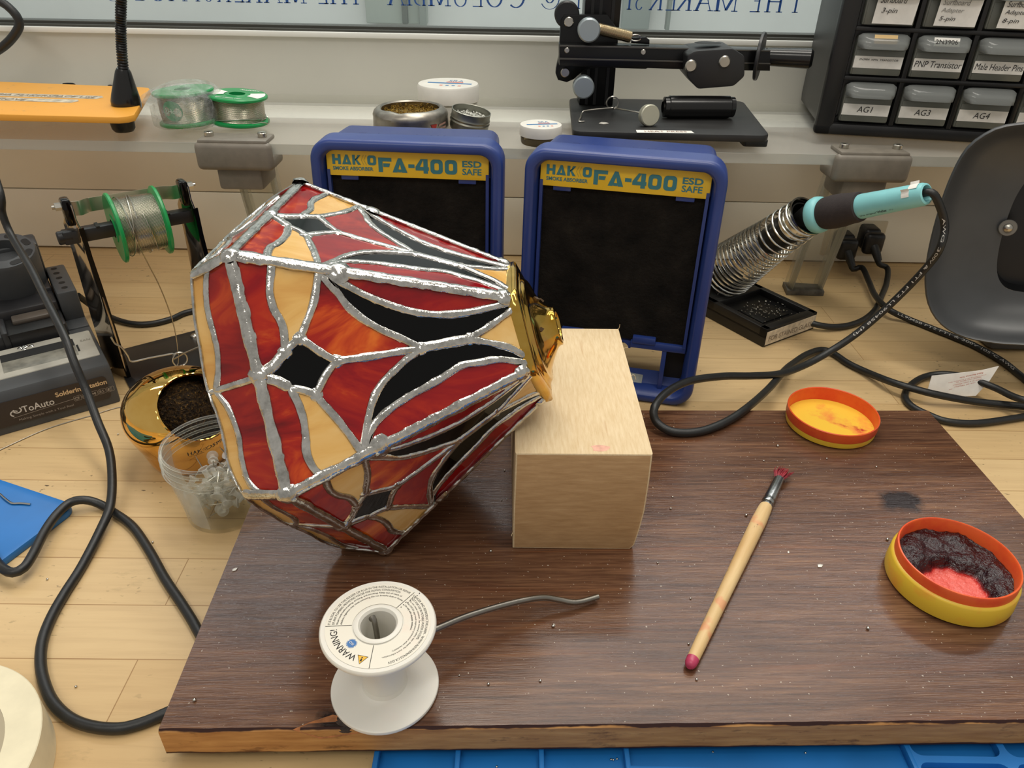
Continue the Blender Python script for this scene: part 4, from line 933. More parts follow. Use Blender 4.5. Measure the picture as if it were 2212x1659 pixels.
def absorber(lbl, loc, rz, sticker):
    A = thing('fume_absorber', lbl, 'fume absorber', loc, rz, 'blue fume absorbers behind the board'); K = 0.07
    def ring(mb, loops, mi=0):
        n = len(loops[0][0]); vs = [(x, y, z + AH / 2) for P, y in loops for x, z in P]
        mb.add(vs, [(a * n + i, a * n + (i + 1) % n, a * n + n + (i + 1) % n, a * n + n + i) for a in range(len(loops) - 1) for i in range(n)], mi)
    rr = lambda i, r: rrect(AW - 2 * i, AH - 2 * i, r, 8)
    mb = MB(); ring(mb, [(rr(.0065, .014), .026), (rr(0, .019), .026), (rr(0, .019), .004), (rr(.0012, .018), .0012), (rr(.003, .017), 0), (rr(.0078, .0135), 0), (rr(.0092, .0125), .0012), (rr(.0125, .010), .014), (rr(.0125, .010), .026), (rr(.0065, .014), .026)])
    mb.shear_tilt(0); 
    for v in mb.v: v.y += v.z * K
    mb.build('front_frame', m_ab, A, sharp=45)
    mb = MB(); H2 = AH / 2
    def oct_(w, z0, z1, r): return [(x, z) for x, z in rrect(w, z1 - z0, r, 5, 0, (z0 + z1) / 2 - H2)]
    ring(mb, [(oct_(.160, .050, .2290, .010), .022), (oct_(.154, .052, .2275, .010), .078), (oct_(.142, .056, .216, .016), .096)])
    n = len(mb.v) // 3; mb.f.append([2 * n + i for i in range(n)]); mb.m.append(0)
    for sx in (-1, 1): mb.box((sx * .079 - .004, .02, 0), (sx * .079 + .004, .088, .06), bev=.002)
    # debossed marks on top
    for v in mb.v: v.y += v.z * K
    hs = mb.build('fan_housing', m_ab, A, sharp=40)
    mk = MB(); tz = lambda y: .2290 - (y - .022) / .056 * .0015 + .00015
    for x0, x1, y0, y1 in ((-.052, -.046, .046, .047), (-.046, -.045, .040, .047), (-.034, -.033, .038, .048), (-.018, -.012, .040, .041), (.002, .003, .038, .048), (.012, .016, .038, .047), (.018, .022, .038, .047), (.024, .028, .038, .047), (.042, .052, .042, .043), (.060, .061, .038, .048)):
        w = .0016 if x1 - x0 < .0045 and x1 - x0 > .002 else 0
        mk.add([(x0, y0 + tz(y0) * K, tz(y0)), (x0 + max(w, x1 - x0 if not w else w), y0 + tz(y0) * K, tz(y0)), (x1 + w, y1 + tz(y1) * K, tz(y1)), (x0 + (x1 - x0 if w else 0), y1 + tz(y1) * K, tz(y1))], [(0, 1, 2, 3)])
    mk.build('moulded_mark', m_abd, hs, recalc=False)
    mb = MB().box((-.0712, .0125, .058), (.0712, .02, .2025)); 
    for sx in (-1, 1): mb.box((sx * .0725 - .0014, .008, .058), (sx * .0725 + .0014, .02, .205), 1)
    mb.box((-.0745, .0140, .2005), (.0745, .022, .222), 1)
    for v in mb.v: v.y += v.z * K
    mb.build('carbon_filter', [m_filt, m_ab], A)
    mb = MB().prism(rrect(.1475, .0225, .0018, 4, 0, .2110), 0, .0022, M=Matrix(((1, 0, 0, 0), (0, 0, -1, .0105), (0, 1, 0, 0), (0, 0, 0, 1))), bev=.0004)
    for sx in (-1, 1): mb.box((sx * .054 - .008, .010, .1955), (sx * .054 + .008, .0125, .1998), 1, bev=.0006)
    for v in mb.v: v.y += v.z * K
    plate = mb.build('name_plate', [m_yel, m_ab], A)
    # lettering: fractions of the plate
    x0, w, z0, h = -.07375, .1475, .19975, .0225; yy = .0081
    Mp = Matrix(((1, 0, 0, x0), (0, K, -1, yy + z0 * K), (0, 1, 0, z0), (0, 0, 0, 1)))
    tb = MB(); X = lambda f: Mp @ Matrix.Translation((f[0] * w, f[1] * h, 0))
    for ch, a, b_ in (('H', .037, .090), ('A', .097, .155), ('K', .162, .214), ('O', .255, .309)): block(tb, ch, Mp, a * w, .45 * h, (b_ - a) * w, .38 * h)
    text(tb, 'SMOKE ABSORBER', X((.037, .22)), w=.252 * w, h=.15 * h, bold=.025)
    for ch, a, b_ in (('F', .322, .404), ('A', .408, .500), ('-', .507, .545), ('4', .551, .633), ('0', .643, .719), ('0', .731, .807)): block(tb, ch, Mp, a * w, .2 * h, (b_ - a) * w, .56 * h)
    text(tb, 'ESD', X((.838, .50)), w=.118 * w, h=.25 * h, bold=.03)
    text(tb, 'SAFE', X((.838, .20)), w=.118 * w, h=.25 * h, bold=.02)
    for k in range(2):
        P = [(.232 + k * .016, .84), (.217 + k * .016, .64), (.232 + k * .016, .44)]
        for (a0, b0_), (a1, b1) in zip(P, P[1:]): bar2d(tb, (a0 * w, b0_ * h), (a1 * w, b1 * h), .00045, Mp, 1, .00012)
    tb.build('lettering', [m_teal, m_tealo], plate, recalc=False)
    # foot: rail with clips, see-through opening, sloping floor
    mb = MB().box((-.0745, .009, .0525), (-.022, .024, .0600), bev=.0012).box((.022, .009, .0525), (.0745, .024, .0600), bev=.0012).box((-.0745, .016, .0575), (.0745, .024, .062), bev=.0008)
    for sx in (-1, 1): mb.box((sx * .0345 - .011, .0075, .058), (sx * .0345 + .011, .014, .0650), bev=.0012)
    for sx in (-1, 1):
        mb.box((sx * .0550 - .0022, .010, .004), (sx * .0550 + .0022, .026, .054), bev=.0008)
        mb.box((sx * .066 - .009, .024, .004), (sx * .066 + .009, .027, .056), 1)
    mb.add([(-.0745, .004, .0035), (.0745, .004, .0035), (.0745, .028, .021), (-.0745, .028, .021), (-.0745, .03, .0), (.0745, .03, .0), (.0745, .004, 0), (-.0745, .004, 0)], [(0, 1, 2, 3), (3, 2, 5, 4), (4, 5, 6, 7), (7, 6, 1, 0), (0, 3, 4, 7), (1, 6, 5, 2)])
    for v in mb.v: v.y += v.z * K
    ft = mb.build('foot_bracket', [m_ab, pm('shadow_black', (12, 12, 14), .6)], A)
    arch = MB().prism([(-.0225, 0)] + [(.0205 * math.cos(math.pi - math.pi * i / 14), .0085 * math.sin(math.pi * i / 14)) for i in range(15)] + [(.0225, 0), (.0225, .0098), (-.0225, .0098)], 0, .010, M=Matrix(((1, 0, 0, 0), (0, 0, -1, .0225), (0, 1, 0, .0500), (0, 0, 0, 1))))
    for v in arch.v: v.y += v.z * K
    arch.build('arched_rail', m_ab, A)
    if sticker:
        mb = MB(); n_ = V((0, -.0175, .024)).normalized(); o = V((0.001, .0055, .0046)); u = V((0, .024, .0175)).normalized()
        Ms = Matrix(((1, u.x, n_.x, o.x), (0, u.y, n_.y, o.y + .0006), (0, u.z, n_.z, o.z + .0004), (0, 0, 0, 1)))
        mb.prism([(0, .002), (.036, .002), (.0365, .0215), (.020, .0225), (.010, .021), (.0, .0225)], 0, .0002, M=Ms)
        text(mb, '0A  8388', Ms @ Matrix.Translation((.006, .007, .0003)), w=.020, h=.0028, mi=1); text(mb, 'OHM', Ms @ Matrix.Translation((.006, .0035, .0003)), w=.008, h=.0018, mi=1)
        for i in range(5): bar2d(mb, (.004 + i * .003, .012 + .004 * (i % 2)), (.006 + i * .003, .017 - .003 * (i % 2)), .0007, Ms, 1, .0003)
        mb.build('silver_sticker', [pm('silver_foil', (150, 154, 148), .45, var=.1, vs=120), ink], ft, recalc=False)
    return A
absorber('blue fume absorber with black filter at right, directly behind the wood block', (0.0885, 0.6165, 0), rad(-12.7), True)
absorber('blue fume absorber with black filter at left, partly hidden behind the lampshade', (-0.0995, 0.6455, 0), rad(-3.6), False)

# ------------------------------------------------------------------ soldering iron in its holder
ta, tb_ = V((0.2789, 0.7239, 0)), V((0.3509, 0.7709, 0)); te = (tb_ - ta).normalized(); trz = math.atan2(te.y, te.x); TWd = (tb_ - ta).length
base = thing('iron_stand', 'black iron stand tray labelled for stained glass with steel spring holder', 'soldering iron stand', (ta.x, ta.y, 0), trz)
m_bake = pm('black_bakelite', (20, 19, 18), 0.42, var=.2, vs=60)
mb = MB(); mb.box((0, 0, 0), (TWd, .165, .0145), bev=.0012)
for x0, y0, x1, y1 in ((0, 0, TWd, .010), (0, .078, TWd, .165), (0, 0, .008, .165), (TWd - .008, 0, TWd, .165)): mb.box((x0, y0, .010), (x1, y1, .0225), bev=.0012)
mb.box((.02, .022, .013), (TWd - .02, .060, .0165), bev=.001)
mb.build('tray_base', m_bake, base)
mb = MB(); Mf = facing((0, -.0003, 0), (1, 0, 0))
mb.prism([(.0015, .0025), (TWd - .002, .003), (TWd - .002, .0195), (.0012, .019)], 0, .0003, M=Mf)
text(mb, 'FOR STAINED GLASS', Mf @ Matrix.Translation((.006, .0065, .0005)), w=TWd - .014, h=.0062, mi=1)
mb.build('paper_label', [pm('aged_label', (206, 192, 168), .7, var=.12, vs=140), pm('faded_ink', (140, 126, 108), .8)], base, recalc=False)
cm = TWd / 2
q0, q1 = V((cm, .108, .040)), V((cm, .0145, .1395)); cax = (q1 - q0).normalized(); cs = V((1, 0, 0)); cu = cax.cross(cs)
coil = []; NT_ = 20
for i in range(NT_ * 26 + 1):
    f = i / (NT_ * 26); a = 2 * math.pi * i / 26
    r = .0335 - .0125 * f
    coil.append(q0.lerp(q1, min(1, f * .86 if f < .75 else .645 + (f - .75) * 1.42)) + (cs * math.cos(a) + cu * math.sin(a)) * r)
MB().tube(coil, .0013, 7).build('coil_spring', pm('coil_steel', (214, 214, 208), .24, 1.0), base)
mouth = MB(); cM = Matrix(((cs.x, cu.x, cax.x, q1.x), (cs.y, cu.y, cax.y, q1.y), (cs.z, cu.z, cax.z, q1.z), (0, 0, 0, 1)))
mouth.lathe([(.0195, -.020), (.0200, -.002), (.0225, .0005), (.0222, .0016), (.0205, .0014), (.0185, -.004), (.0180, -.020)], 36, M=cM)
mouth.build('holder_mouth', chrome, base)
inn = MB().lathe([(.0175, -.002), (.0172, -.03), (.0150, -.058), (.0140, -.058), (.0158, -.03), (.0162, -.002), (.0175, -.002)], 28, M=cM)
MB().box((cm - .012, .088, .02), (cm + .012, .116, .046), bev=.002).build('coil_socket', pm('dark_steel_sleeve', (44, 44, 42), .35, .6), base)
inn.build('inner_sleeve', pm('dark_steel_sleeve', (44, 44, 42), .35, .6), base)
# solder crumbs in the tray: too many to count
cb = MB(); random.seed(3)
for i in range(150):
    if i < 105: x, y, z = cm + random.gauss(0, .016), .040 + random.gauss(0, .013), .0172
    else: x, y, z = .02 + random.random() * .045, .085 + random.random() * .035, .0228
    x = min(TWd - .011, max(.011, x)); y = max(.013, y); 
    if .071 < y < .081: y = .066
    r = random.uniform(.0005, .00125); b = bmesh.new(); bmesh.ops.create_icosphere(b, subdivisions=1, radius=r); cb.bm(b, 0, Matrix.Translation((x, y, z + r * .6)) @ Matrix.Diagonal((1, random.uniform(.6, 1.5), .8, 1))); b.free()
tag(cb.build('solder_crumbs', chrome, base), kind='stuff')
# the iron itself
RMb = RM[base.name]
W = lambda s, z: RMb @ V((cm, s, z))
iron = thing('soldering_iron', 'pale blue soldering iron with black foam grip resting in the spring holder', 'soldering iron', W(.0023, .1458))
RM[iron.name] = Matrix.Translation(W(.0023, .1458))
i0, i1 = W(.010, .1405), W(-.1031, .1965); idr = (i1 - i0).normalized(); iL = (i1 - i0).length
iM = Matrix.Translation(i0) @ idr.to_track_quat('Z', 'Y').to_matrix().to_4x4()
m_cyan = pm('pale_cyan_plastic', (140, 210, 214), 0.38, var=.02)
MB().lathe([(0, -.034), (.0025, -.034), (.0036, -.022), (.008, -.014), (.0115, -.006), (.0140, 0), (.0150, .0035), (0, .0035)], 32, M=iM).build('barrel', pm('black_barrel', (26, 25, 24), .4), iron, world=True)
MB().lathe([(.012, .003), (.0150, .0032), (.0178, .0055), (.0190, .010), (.0182, .0145), (.0158, .0172), (.012, .0180)], 40, M=iM).build('collar', m_cyan, iron, world=True)
MB().lathe([(.010, .0165), (.0150, .0168), (.0164, .020), (.0170, .030), (.0166, .040), (.0152, .050), (.0150, .056), (.0142, .0592), (.011, .0602)], 40, M=iM).build('foam_grip', pm('black_foam', (52, 45, 45), .85, var=.06, vs=300, bump=.2, bs=900), iron, world=True)
hd = MB().lathe([(.010, .0585), (.0118, .0588), (.0121, .062), (.0114, .085), (.0105, iL - .004), (.0096, iL - .0008), (.0078, iL), (.0070, iL - .001), (.0066, iL - .012), (0, iL - .012)], 40, M=iM).build('handle', m_cyan, iron, world=True)
tx = MB(); side = (V((-.55, -.8, -.1)) - idr * V((-.55, -.8, -.1)).dot(idr)).normalized(); tup = idr.cross(side)
if tup.z < 0: tup = -tup
def onh(x, y):
    s = .0635 + x; a = y / .0115 - .62; r = .0122 - (s - .062) * .036 + .00015
    return i0 + idr * s + (side * math.cos(a) + tup * math.sin(a)) * r
text(tx, 'Use original', None, w=.0165, h=.0024, fn=onh, shear=.1); text(tx, 'Weller', None, w=.010, h=.0033, bold=.02, fn=lambda x, y: onh(x + .0175, y)); text(tx, 'tips only', None, w=.0155, h=.0024, fn=lambda x, y: onh(x + .0295, y))
tx.build('lettering', ink, hd, world=True, recalc=False)
tg = MB(); 
for a0, a1, s0, s1 in ((.95, 1.55, iL - .018, iL - .0105), (1.6, 2.3, iL - .0125, iL - .004)):
    vs = []
    for k in range(7):
        a = a0 + (a1 - a0) * k / 6 - .62
        for s in (s0, s1): vs.append(i0 + idr * s + (side * math.cos(a) + tup * math.sin(a)) * (.0112 + (.0022 if k in (6,) else 0)))
    tg.add(vs, [(2 * k, 2 * k + 1, 2 * k + 3, 2 * k + 2) for k in range(6)])
tgo = tg.build('paper_sticker', paper, hd, world=True, recalc=False)
icp = [tuple(i1 - idr * .010), tuple(i1 + idr * .004), at(2031, 447, .186), at(2041, 490, .168), at(2031, 535, .150), at(2008, 570, .130), at(1954, 628, .098), at(1899, 680, .070), at(1846, 724, .047), at(1793, 759, .030), at(1740, 788, .021), at(1687, 807, .022), at(1625, 812, .030), at(1560, 813, .040), at(1490, 823, .049), at(1440, 848, .051), at(1414, 880, .048), at(1416, 908, .040), at(1440, 928, .0355), at(1475, 935, .0338),
       at(1520, 930, .0338), at(1570, 910, .0345), at(1615, 880, .034), at(1660, 840, .022), at(1695, 800, .012), at(1713, 785, .008), at(1742, 766, .006), at(1774, 756, .0042), at(1800, 764, .0036), at(1832, 785, .0036), at(1872, 804, .0050), at(1925, 825, .0115), at(1978, 841, .0128), at(2031, 854, .0115), at(2111, 868, .0065), at(2212, 878, .0065), at(2245, 882, .0065)]
IR = .0036; icv = smooth(icp, .003)
ic = MB().tube(icv, IR, 14).build('iron_cord', black_rub, iron, world=True)
def on_cable(txt, pts, r, p_start, length, h, flip=False, roll=0.0, col=None):
    """printed lettering wrapped on a cable, on the side seen from the bench front"""
    i = min(range(len(pts)), key=lambda k: (pts[k] - p_start).length); acc = 0; cum = [0]
    seg = pts[i:] if not flip else pts[:i + 1][::-1]
    for a, b in zip(seg, seg[1:]): acc += (b - a).length; cum.append(acc)
    def fn(x, y):
        k = 0
        while k < len(cum) - 2 and cum[k + 1] < x: k += 1
        f = (x - cum[k]) / max(1e-9, cum[k + 1] - cum[k]); p = seg[k].lerp(seg[k + 1], f); t_ = (seg[min(k + 2, len(seg) - 1)] - seg[max(0, k - 1)]).normalized()
        w_ = EYE - p; w_ = (w_ - t_ * w_.dot(t_)).normalized(); s_ = w_.cross(t_); a = (y - h / 2) / r + roll
        return p + (w_ * math.cos(a) + s_ * math.sin(a)) * (r + .00012)
    mb = MB(); text(mb, txt, None, w=length, h=h, fn=fn); return mb
m_print = pm('cable_print', (206, 204, 198), .6)
on_cable('AWG 300V & FT1 FT2 LL90458 (M)', icv, IR, at(2038, 470, .176), .150, .0030, roll=-.2).build('cable_lettering', m_print, ic, world=True, recalc=False)

# wall plugs and their cords
def plug(lbl, c, drop, cord_pts, cat='plug'):
    o = thing('power_plug', lbl, cat, c)
    mb = MB().box((-.011, -.010, -.016), (.011, .018, .014), bev=.005, seg=3).box((-.013, -.022, -.018), (.013, -.008, .012), bev=.006, seg=3)
    mb.build('plug_body', black_pl, o)
    st = MB().tube([V((0, -.018, -.006)), V((.003, -.026, -.014)), V((.006, -.031, -.022))], [.0065, .0055, .0045], 12); st.build('strain_relief', black_rub, o)
    pts = [V(c) + V((.003, -.026, -.014)), V(c) + V((.007, -.032, -.025))] + cord_pts
    cv = smooth(pts, .003); cd = MB().tube(cv, .0036, 12).build('cord', black_rub, o, world=True); return cv, cd
ca = [at(1862, 578, .014), at(1876, 606, .0112), at(1888, 634, .0118), at(1906, 657, .0120), at(1927, 673, .0105), at(1968, 692, .0038), at(2022, 713, .0036), at(2075, 734, .0036), at(2111, 750, .0036), at(2164, 780, .0036), at(2200, 808, .0036), at(2222, 826, .0036), at(2238, 840, .0036)]
cva, cda = plug('left black plug in outlet with cord running right under black shell', aty(1822, 524, .958), 0, ca)
on_cable('LL90458 FT2 FT1 & 300V 105°C AWG', cva, .0036, at(1935, 678, .0080), .150, .0028, roll=.35).build('cable_lettering', m_print, cda, world=True, recalc=False)
cb_ = [at(1917, 580, .014), at(1915, 612, .006), at(1904, 640, .0036), at(1892, 667, .0036), at(1868, 689, .0036), at(1833, 703, .0040), at(1795, 706, .0055), at(1763, 701, .008), at(1750, 697, .0085)]
plug('right black plug in outlet with cord curling back to black iron stand', aty(1878, 512, .958), 0, cb_)
tcd = [at(2245, 894, .0036), at(2200, 902, .0036), at(2111, 914, .0036), at(2045, 910, .0036), at(2003, 895, .0036), at(1970, 878, .0036), at(1955, 858, .0036), at(1963, 836, .0036), at(1992, 816, .0042), at(2031, 808, .0075), at(2075, 812, .012), at(2108, 822, .017), at(2150, 838, .0175), at(2185, 855, .0190), at(2212, 864, .0215), at(2245, 868, .0220)]
tco = tag(MB().tube(smooth(tcd, .003), .0034, 12).build('extension_cable', black_rub), 'black cord looping through white paper warning tag at right edge of bench', 'cord')
tp0 = at(2055, 858, 0.0004); tgt = thing('warning_tag', 'white paper warning tag with red upside-down print standing around black cord', 'tag', tuple(tp0))
Yt = tp0.y
cor = [aty(1998, 862, Yt + .004), aty(2013, 812, Yt + .010), aty(2070, 806, Yt + .008), aty(2120, 800, Yt + .004), aty(2158, 791, Yt + .002), aty(2138, 822, Yt), aty(2108, 855, Yt - .002), aty(2050, 858, Yt)]
mb = MB(); off = V((0, .0004, 0)); n = len(cor); mb.add(cor + [c + off for c in cor], [tuple(range(n)), tuple(range(2 * n - 1, n - 1, -1))] + [(j, n + j, n + (j + 1) % n, (j + 1) % n) for j in range(n)])
tgb = mb.build('tag_card', paper, tgt, world=True)
A0, B0, C0 = cor[0], cor[6], cor[1]
tb2 = MB(); ex = (cor[4] - cor[1]).normalized() * -1; ey = (cor[0] - cor[1]); ey = (ey - ex * ey.dot(ex)).normalized(); ez_ = ex.cross(ey); o = cor[0].lerp(cor[6], .80)
if ez_.y > 0: ez_ = -ez_
def tagM(u, v): 
    p = cor[1] + (-ex) * u - V((0, 0, 0)) + ey * v
    p.y = Yt - .0012 + .012 * (1 - min(1, u / .06)); return Matrix(((ex.x, ey.x, ez_.x, p.x), (0, 0, -1, p.y), (ex.z, ey.z, 0, p.z), (0, 0, 0, 1)))
for s, u, v, w, h, b in (('Read Reverse Side', .045, .0028, .022, .0018, .02), ('overheating and possible fire', .048, .0056, .036, .0015, 0), ('stand can lead to', .044, .0082, .024, .0015, 0), ('tools in a non-Weller', .045, .0108, .028, .0015, 0), ('The use of Weller', .046, .0134, .028, .0015, 0), ('WARNING!', .040, .0166, .026, .0022, .03)):
    text(tb2, s, tagM(u, v), w=w, h=h, bold=b)
tb2.build('lettering', pm('tag_red', (196, 92, 62), .7), tgb, world=True, recalc=False)

# ------------------------------------------------------------------ dark moulded shell at the right edge
sc = aty(2288, 505, .655); shl = thing('plastic_shell', 'large dark grey moulded plastic shell cut off by right edge of photo', 'plastic shell', (sc.x, sc.y + .02, 0))
sn_ = V((-.42, -.90, .10)).normalized(); su = V((0, 0, 1)).cross(sn_).normalized(); su = -su if su.x < 0 else su; sv = sn_.cross(su); sv = -sv if sv.z < 0 else sv
def resamp(P, n):
    P = smooth(P, .002, True); L = [0]
    for p, q in zip(P, P[1:] + P[:1]): L.append(L[-1] + (q - p).length)
    out = []; k = 0
    for i in range(n):
        d = L[-1] * i / n
        while L[k + 1] < d: k += 1
        out.append(P[k].lerp(P[(k + 1) % len(P)], (d - L[k]) / max(1e-9, L[k + 1] - L[k])))
    return out
m_shell = pm('dark_grey_shell', (72, 74, 76), 0.34, var=.06, vs=20)
n = 80
rimp = resamp([atp(x, y, sc, sn_) for x, y in [(2300, 258), (2212, 264), (2165, 271), (2128, 287), (2085, 322), (2050, 388), (2022, 470), (2003, 550), (1997, 612), (2006, 665), (2034, 704), (2080, 729), (2150, 743), (2212, 747), (2320, 754), (2440, 745), (2520, 700), (2550, 600), (2550, 450), (2520, 340), (2430, 275)]], n)
recp = resamp([atp(x, y, sc, sn_) for x, y in [(2300, 372), (2240, 396), (2208, 435), (2185, 490), (2167, 555), (2162, 605), (2172, 634), (2195, 649), (2250, 656), (2320, 656), (2380, 636), (2410, 590), (2415, 500), (2400, 420), (2350, 380)]], n)
cenp = sum(rimp, V()) / n
def shl_loop(f, dp, sc_=1.0): return [cenp + (a_.lerp(b_, f) - cenp) * sc_ + sn_ * dp for a_, b_ in zip(rimp, recp)]
def bridge(mb, loops, cap=False):
    mb.add([p for L in loops for p in L], [(a * n + i, a * n + (i + 1) % n, a * n + n + (i + 1) % n, a * n + n + i) for a in range(len(loops) - 1) for i in range(n)] + ([tuple((len(loops) - 1) * n + i for i in range(n))] if cap else []))
    return mb
bridge(MB(), [shl_loop(0, -.050, .90), shl_loop(0, -.020, .975), shl_loop(0, -.003, 1), shl_loop(0, 0, .998), shl_loop(0, .0012, .985), shl_loop(0, -.001, .965), shl_loop(.12, -.008), shl_loop(.3, -.018), shl_loop(.55, -.027), shl_loop(.8, -.033), shl_loop(1, -.0355)]).build('shell_body', m_shell, shl, world=True, sharp=60)
mb = bridge(MB(), [shl_loop(1, -.0357), shl_loop(1, -.045, .99), shl_loop(1, -.056, .97)], True)
mb.build('black_recess', pm('recess_black', (12, 12, 15), .3), shl, world=True)
sp0 = atp(2186, 508, sc, sn_) + sn_ * -.033
sM = Matrix.Translation(sp0) @ sn_.to_track_quat('Z', 'Y').to_matrix().to_4x4()
MB().lathe([(.0030, 0), (.0078, 0), (.0080, .0012), (.0074, .002), (.0032, .002), (.0030, 0)], 24, M=sM).build('washer', pm('clear_washer', (120, 118, 112), .25), shl, world=True)
MB().lathe([(0, .0052), (.0022, .005), (.0040, .0036), (.0044, .0016), (.0044, 0)], 18, M=sM).build('screw', steel, shl, world=True)
MB().box((.03, .05, 0), (.11, .09, .06), bev=.008).build('shell_foot', m_shell, shl)
# ------------------------------------------------------------------ reel stand with green solder reel
L0 = V((-0.4014, 0.641, 0)); raz = rad(36.6); rs_len = 0.1005
m_gloss = pm('glossy_black_metal', (34, 32, 31), 0.10, 0.85)
rs = thing('solder_reel_stand', 'glossy black metal solder reel stand between soldering station and lampshade', 'reel stand', tuple(L0), raz)
MB().box((.003, -.035, 0), (rs_len, .05, .0022), bev=.0005).build('base_plate', pm('black_base_plate', (36, 34, 34), .3, .3), rs)
MB().lathe([(0, .0055), (.0028, .005), (.0044, .0035), (.0048, .0022)], 14, M=Matrix.Translation((rs_len - .014, .036, 0))).build('base_screw', steel, rs)
for k, x in enumerate((0.0, rs_len)):
    mb = MB(); s = 1 if k == 0 else -1
    prof = [(-.017, 0), (.017, 0), (.0165, .06), (.014, .10), (.0125, .13), (.0125, .158), (.006, .168), (.006, .180), (-.006, .184), (-.0095, .178), (-.0095, .166), (-.0125, .156), (-.0125, .128), (-.0145, .10), (-.0168, .06)]
    cf, sf = math.cos(rad(22)), math.sin(rad(22))
    mb.prism(prof, -.0009, .0009, M=Matrix(((-sf, 0, cf, x), (cf, 0, sf, 0), (0, 1, 0, 0), (0, 0, 0, 1))), bev=.0003)
    up = mb.build('upright', pm('mirror_black_nickel', (170, 158, 142), .10, 1.0), rs)
    mb = MB().prism([(-.0172, 0), (-.0148, .10), (-.0128, .13), (-.0128, .158), (-.0118, .158), (-.0116, .13), (-.0136, .10), (-.0158, 0)], -.0012, .0030, M=Matrix(((-sf, 0, cf, x), (cf, 0, sf, 0), (0, 1, 0, 0), (0, 0, 0, 1)))); mb.build('edge_flange', m_gloss, up)
    mb = MB().box((x - .004, -.009, .160), (x + .004, .007, .184), bev=.0025); mb.build('top_bracket', m_gloss, up)
    mb = MB().cyl((x - s * .004, -.003, .178), (x - s * .009, -.003, .178), .0036, 6).cyl((x - s * .004, -.003, .178), (x - s * .0115, -.003, .178), .0018, 10); mb.build('bolt', steel, up)
lsp = smooth([V((.003, -.002, .174)), V((.010, -.001, .173)), V((.016, .012, .170)), V((.021, .031, .165)), V((.027, .0345, .164)), V((.055, .0345, .164)), V((.080, .0345, .164)), V((.087, .028, .166)), V((.093, .006, .171)), V((.099, -.001, .174))], .002)
mb = MB(); mb.add([p + V((0, 0, dz)) for p in lsp for dz in (-.0065, .0065)] + [p + V((.0003, .0007, dz)) for p in lsp for dz in (-.0065, .0065)], [(2 * i, 2 * i + 1, 2 * i + 3, 2 * i + 2) for i in range(len(lsp) - 1)] + [(2 * len(lsp) + 2 * i, 2 * len(lsp) + 2 * i + 2, 2 * len(lsp) + 2 * i + 3, 2 * len(lsp) + 2 * i + 1) for i in range(len(lsp) - 1)] + [(2 * i + o, 2 * i + 2 + o, 2 * len(lsp) + 2 * i + 2 + o, 2 * len(lsp) + 2 * i + o) for i in range(len(lsp) - 1) for o in (0, 1)])
mb.build('leaf_spring', pm('spring_steel', (200, 192, 174), .42, 1.0), rs)
mb = MB().box((-.010, -.006, .143), (rs_len + .004, .006, .155), bev=.0012).cyl((-.0145, 0, .149), (-.002, 0, .149), .0062, 18, bev=.001)
mb.box((.018, -.0063, .1535), (.021, .0063, .1557)).box((.080, -.0063, .1535), (.083, .0063, .1557)); mb.build('square_axle', black_pl, rs)
# wire guide in front: bent steel wire with a coil eye, hung between the uprights
og = RM[rs.name] @ V((0, -.026, 0)); ng = V((-math.sin(raz), math.cos(raz), 0))
gp = lambda px, py: atp(px, py, og, ng)
ci = gp(388, 776)
gx = V((math.cos(raz), math.sin(raz), 0)); eye = [ci + gx * (.0072 * math.cos(a)) + V((0, 0, .0078 * math.sin(a))) + ng * (.0011 * a / 6.28 - .002) for a in [2.0 + k * math.pi / 9 for k in range(-8, 40)]]
gw = smooth([gp(240, 728), gp(248, 742), gp(262, 750), gp(276, 769), gp(285, 781), gp(324, 773), gp(372, 764)], .002) + eye[8:] + smooth([gp(398, 763), gp(436, 747), gp(455, 740)], .003)
MB().tube(gw, .0009, 8).build('wire_guide', steel, rs, world=True)
m_green = pm('green_plastic', (22, 148, 78), 0.3, var=.03); m_strand = None
def strand_mat():
    t = NT('wound_solder'); w_ = t.n('ShaderNodeTexWave', wave_type='BANDS', bands_direction='Z'); w_.inputs['Scale'].default_value = 330; w_.inputs['Distortion'].default_value = .25
    t.l(t.coord(), w_.inputs[0]); t.set(col=t.ramp(w_.outputs['Fac'], [(0.2, (150, 144, 126)), (0.6, (214, 208, 190))]), metal=1.0, rough=.27); t.bump(w_.outputs['Fac'], .6, .0006); return t.m
m_strand = strand_mat()
def reel(name, label, M, par_loc, R=.0325, hw=.0195, rw=.0262, group=None, wid=.034):
    """spool on its own axis z (centred) placed by M"""
    r = thing(name, label, 'solder reel', par_loc, 0, group); T_ = lambda m: Matrix.Translation(-V(par_loc)) @ m
    for s in (-1, 1):
        MB().lathe([(.0088, s * (hw - .003)), (R - .0015, s * (hw - .0014)), (R, s * (hw - .0005)), (R, s * (hw + .0015)), (R - .0012, s * (hw + .0025)), (.0135, s * (hw + .0022)), (.0125, s * (hw + .0030)), (.0088, s * (hw + .0030)), (.0088, s * (hw - .003))], 64, M=T_(M)).build('flange', m_green, r)
    MB().lathe([(.0088, -hw), (.0088, hw), (.012, hw), (.012, -hw), (.0088, -hw)], 32, M=T_(M)).build('hub', m_green, r)
    wm = MB().lathe([(.012, -hw + .001), (rw, -hw + .001), (rw + .0006, -hw * .3), (rw, hw - .001), (.012, hw - .001)], 64); w = wm.build('solder_winding', m_strand, r); w.matrix_local = T_(M)
    return r, w
axd = V((math.cos(raz), math.sin(raz), 0)); rc = L0 + axd * .0545 + V((0, 0, .1490))
zq = axd.to_track_quat('Z', 'Y').to_matrix().to_4x4()
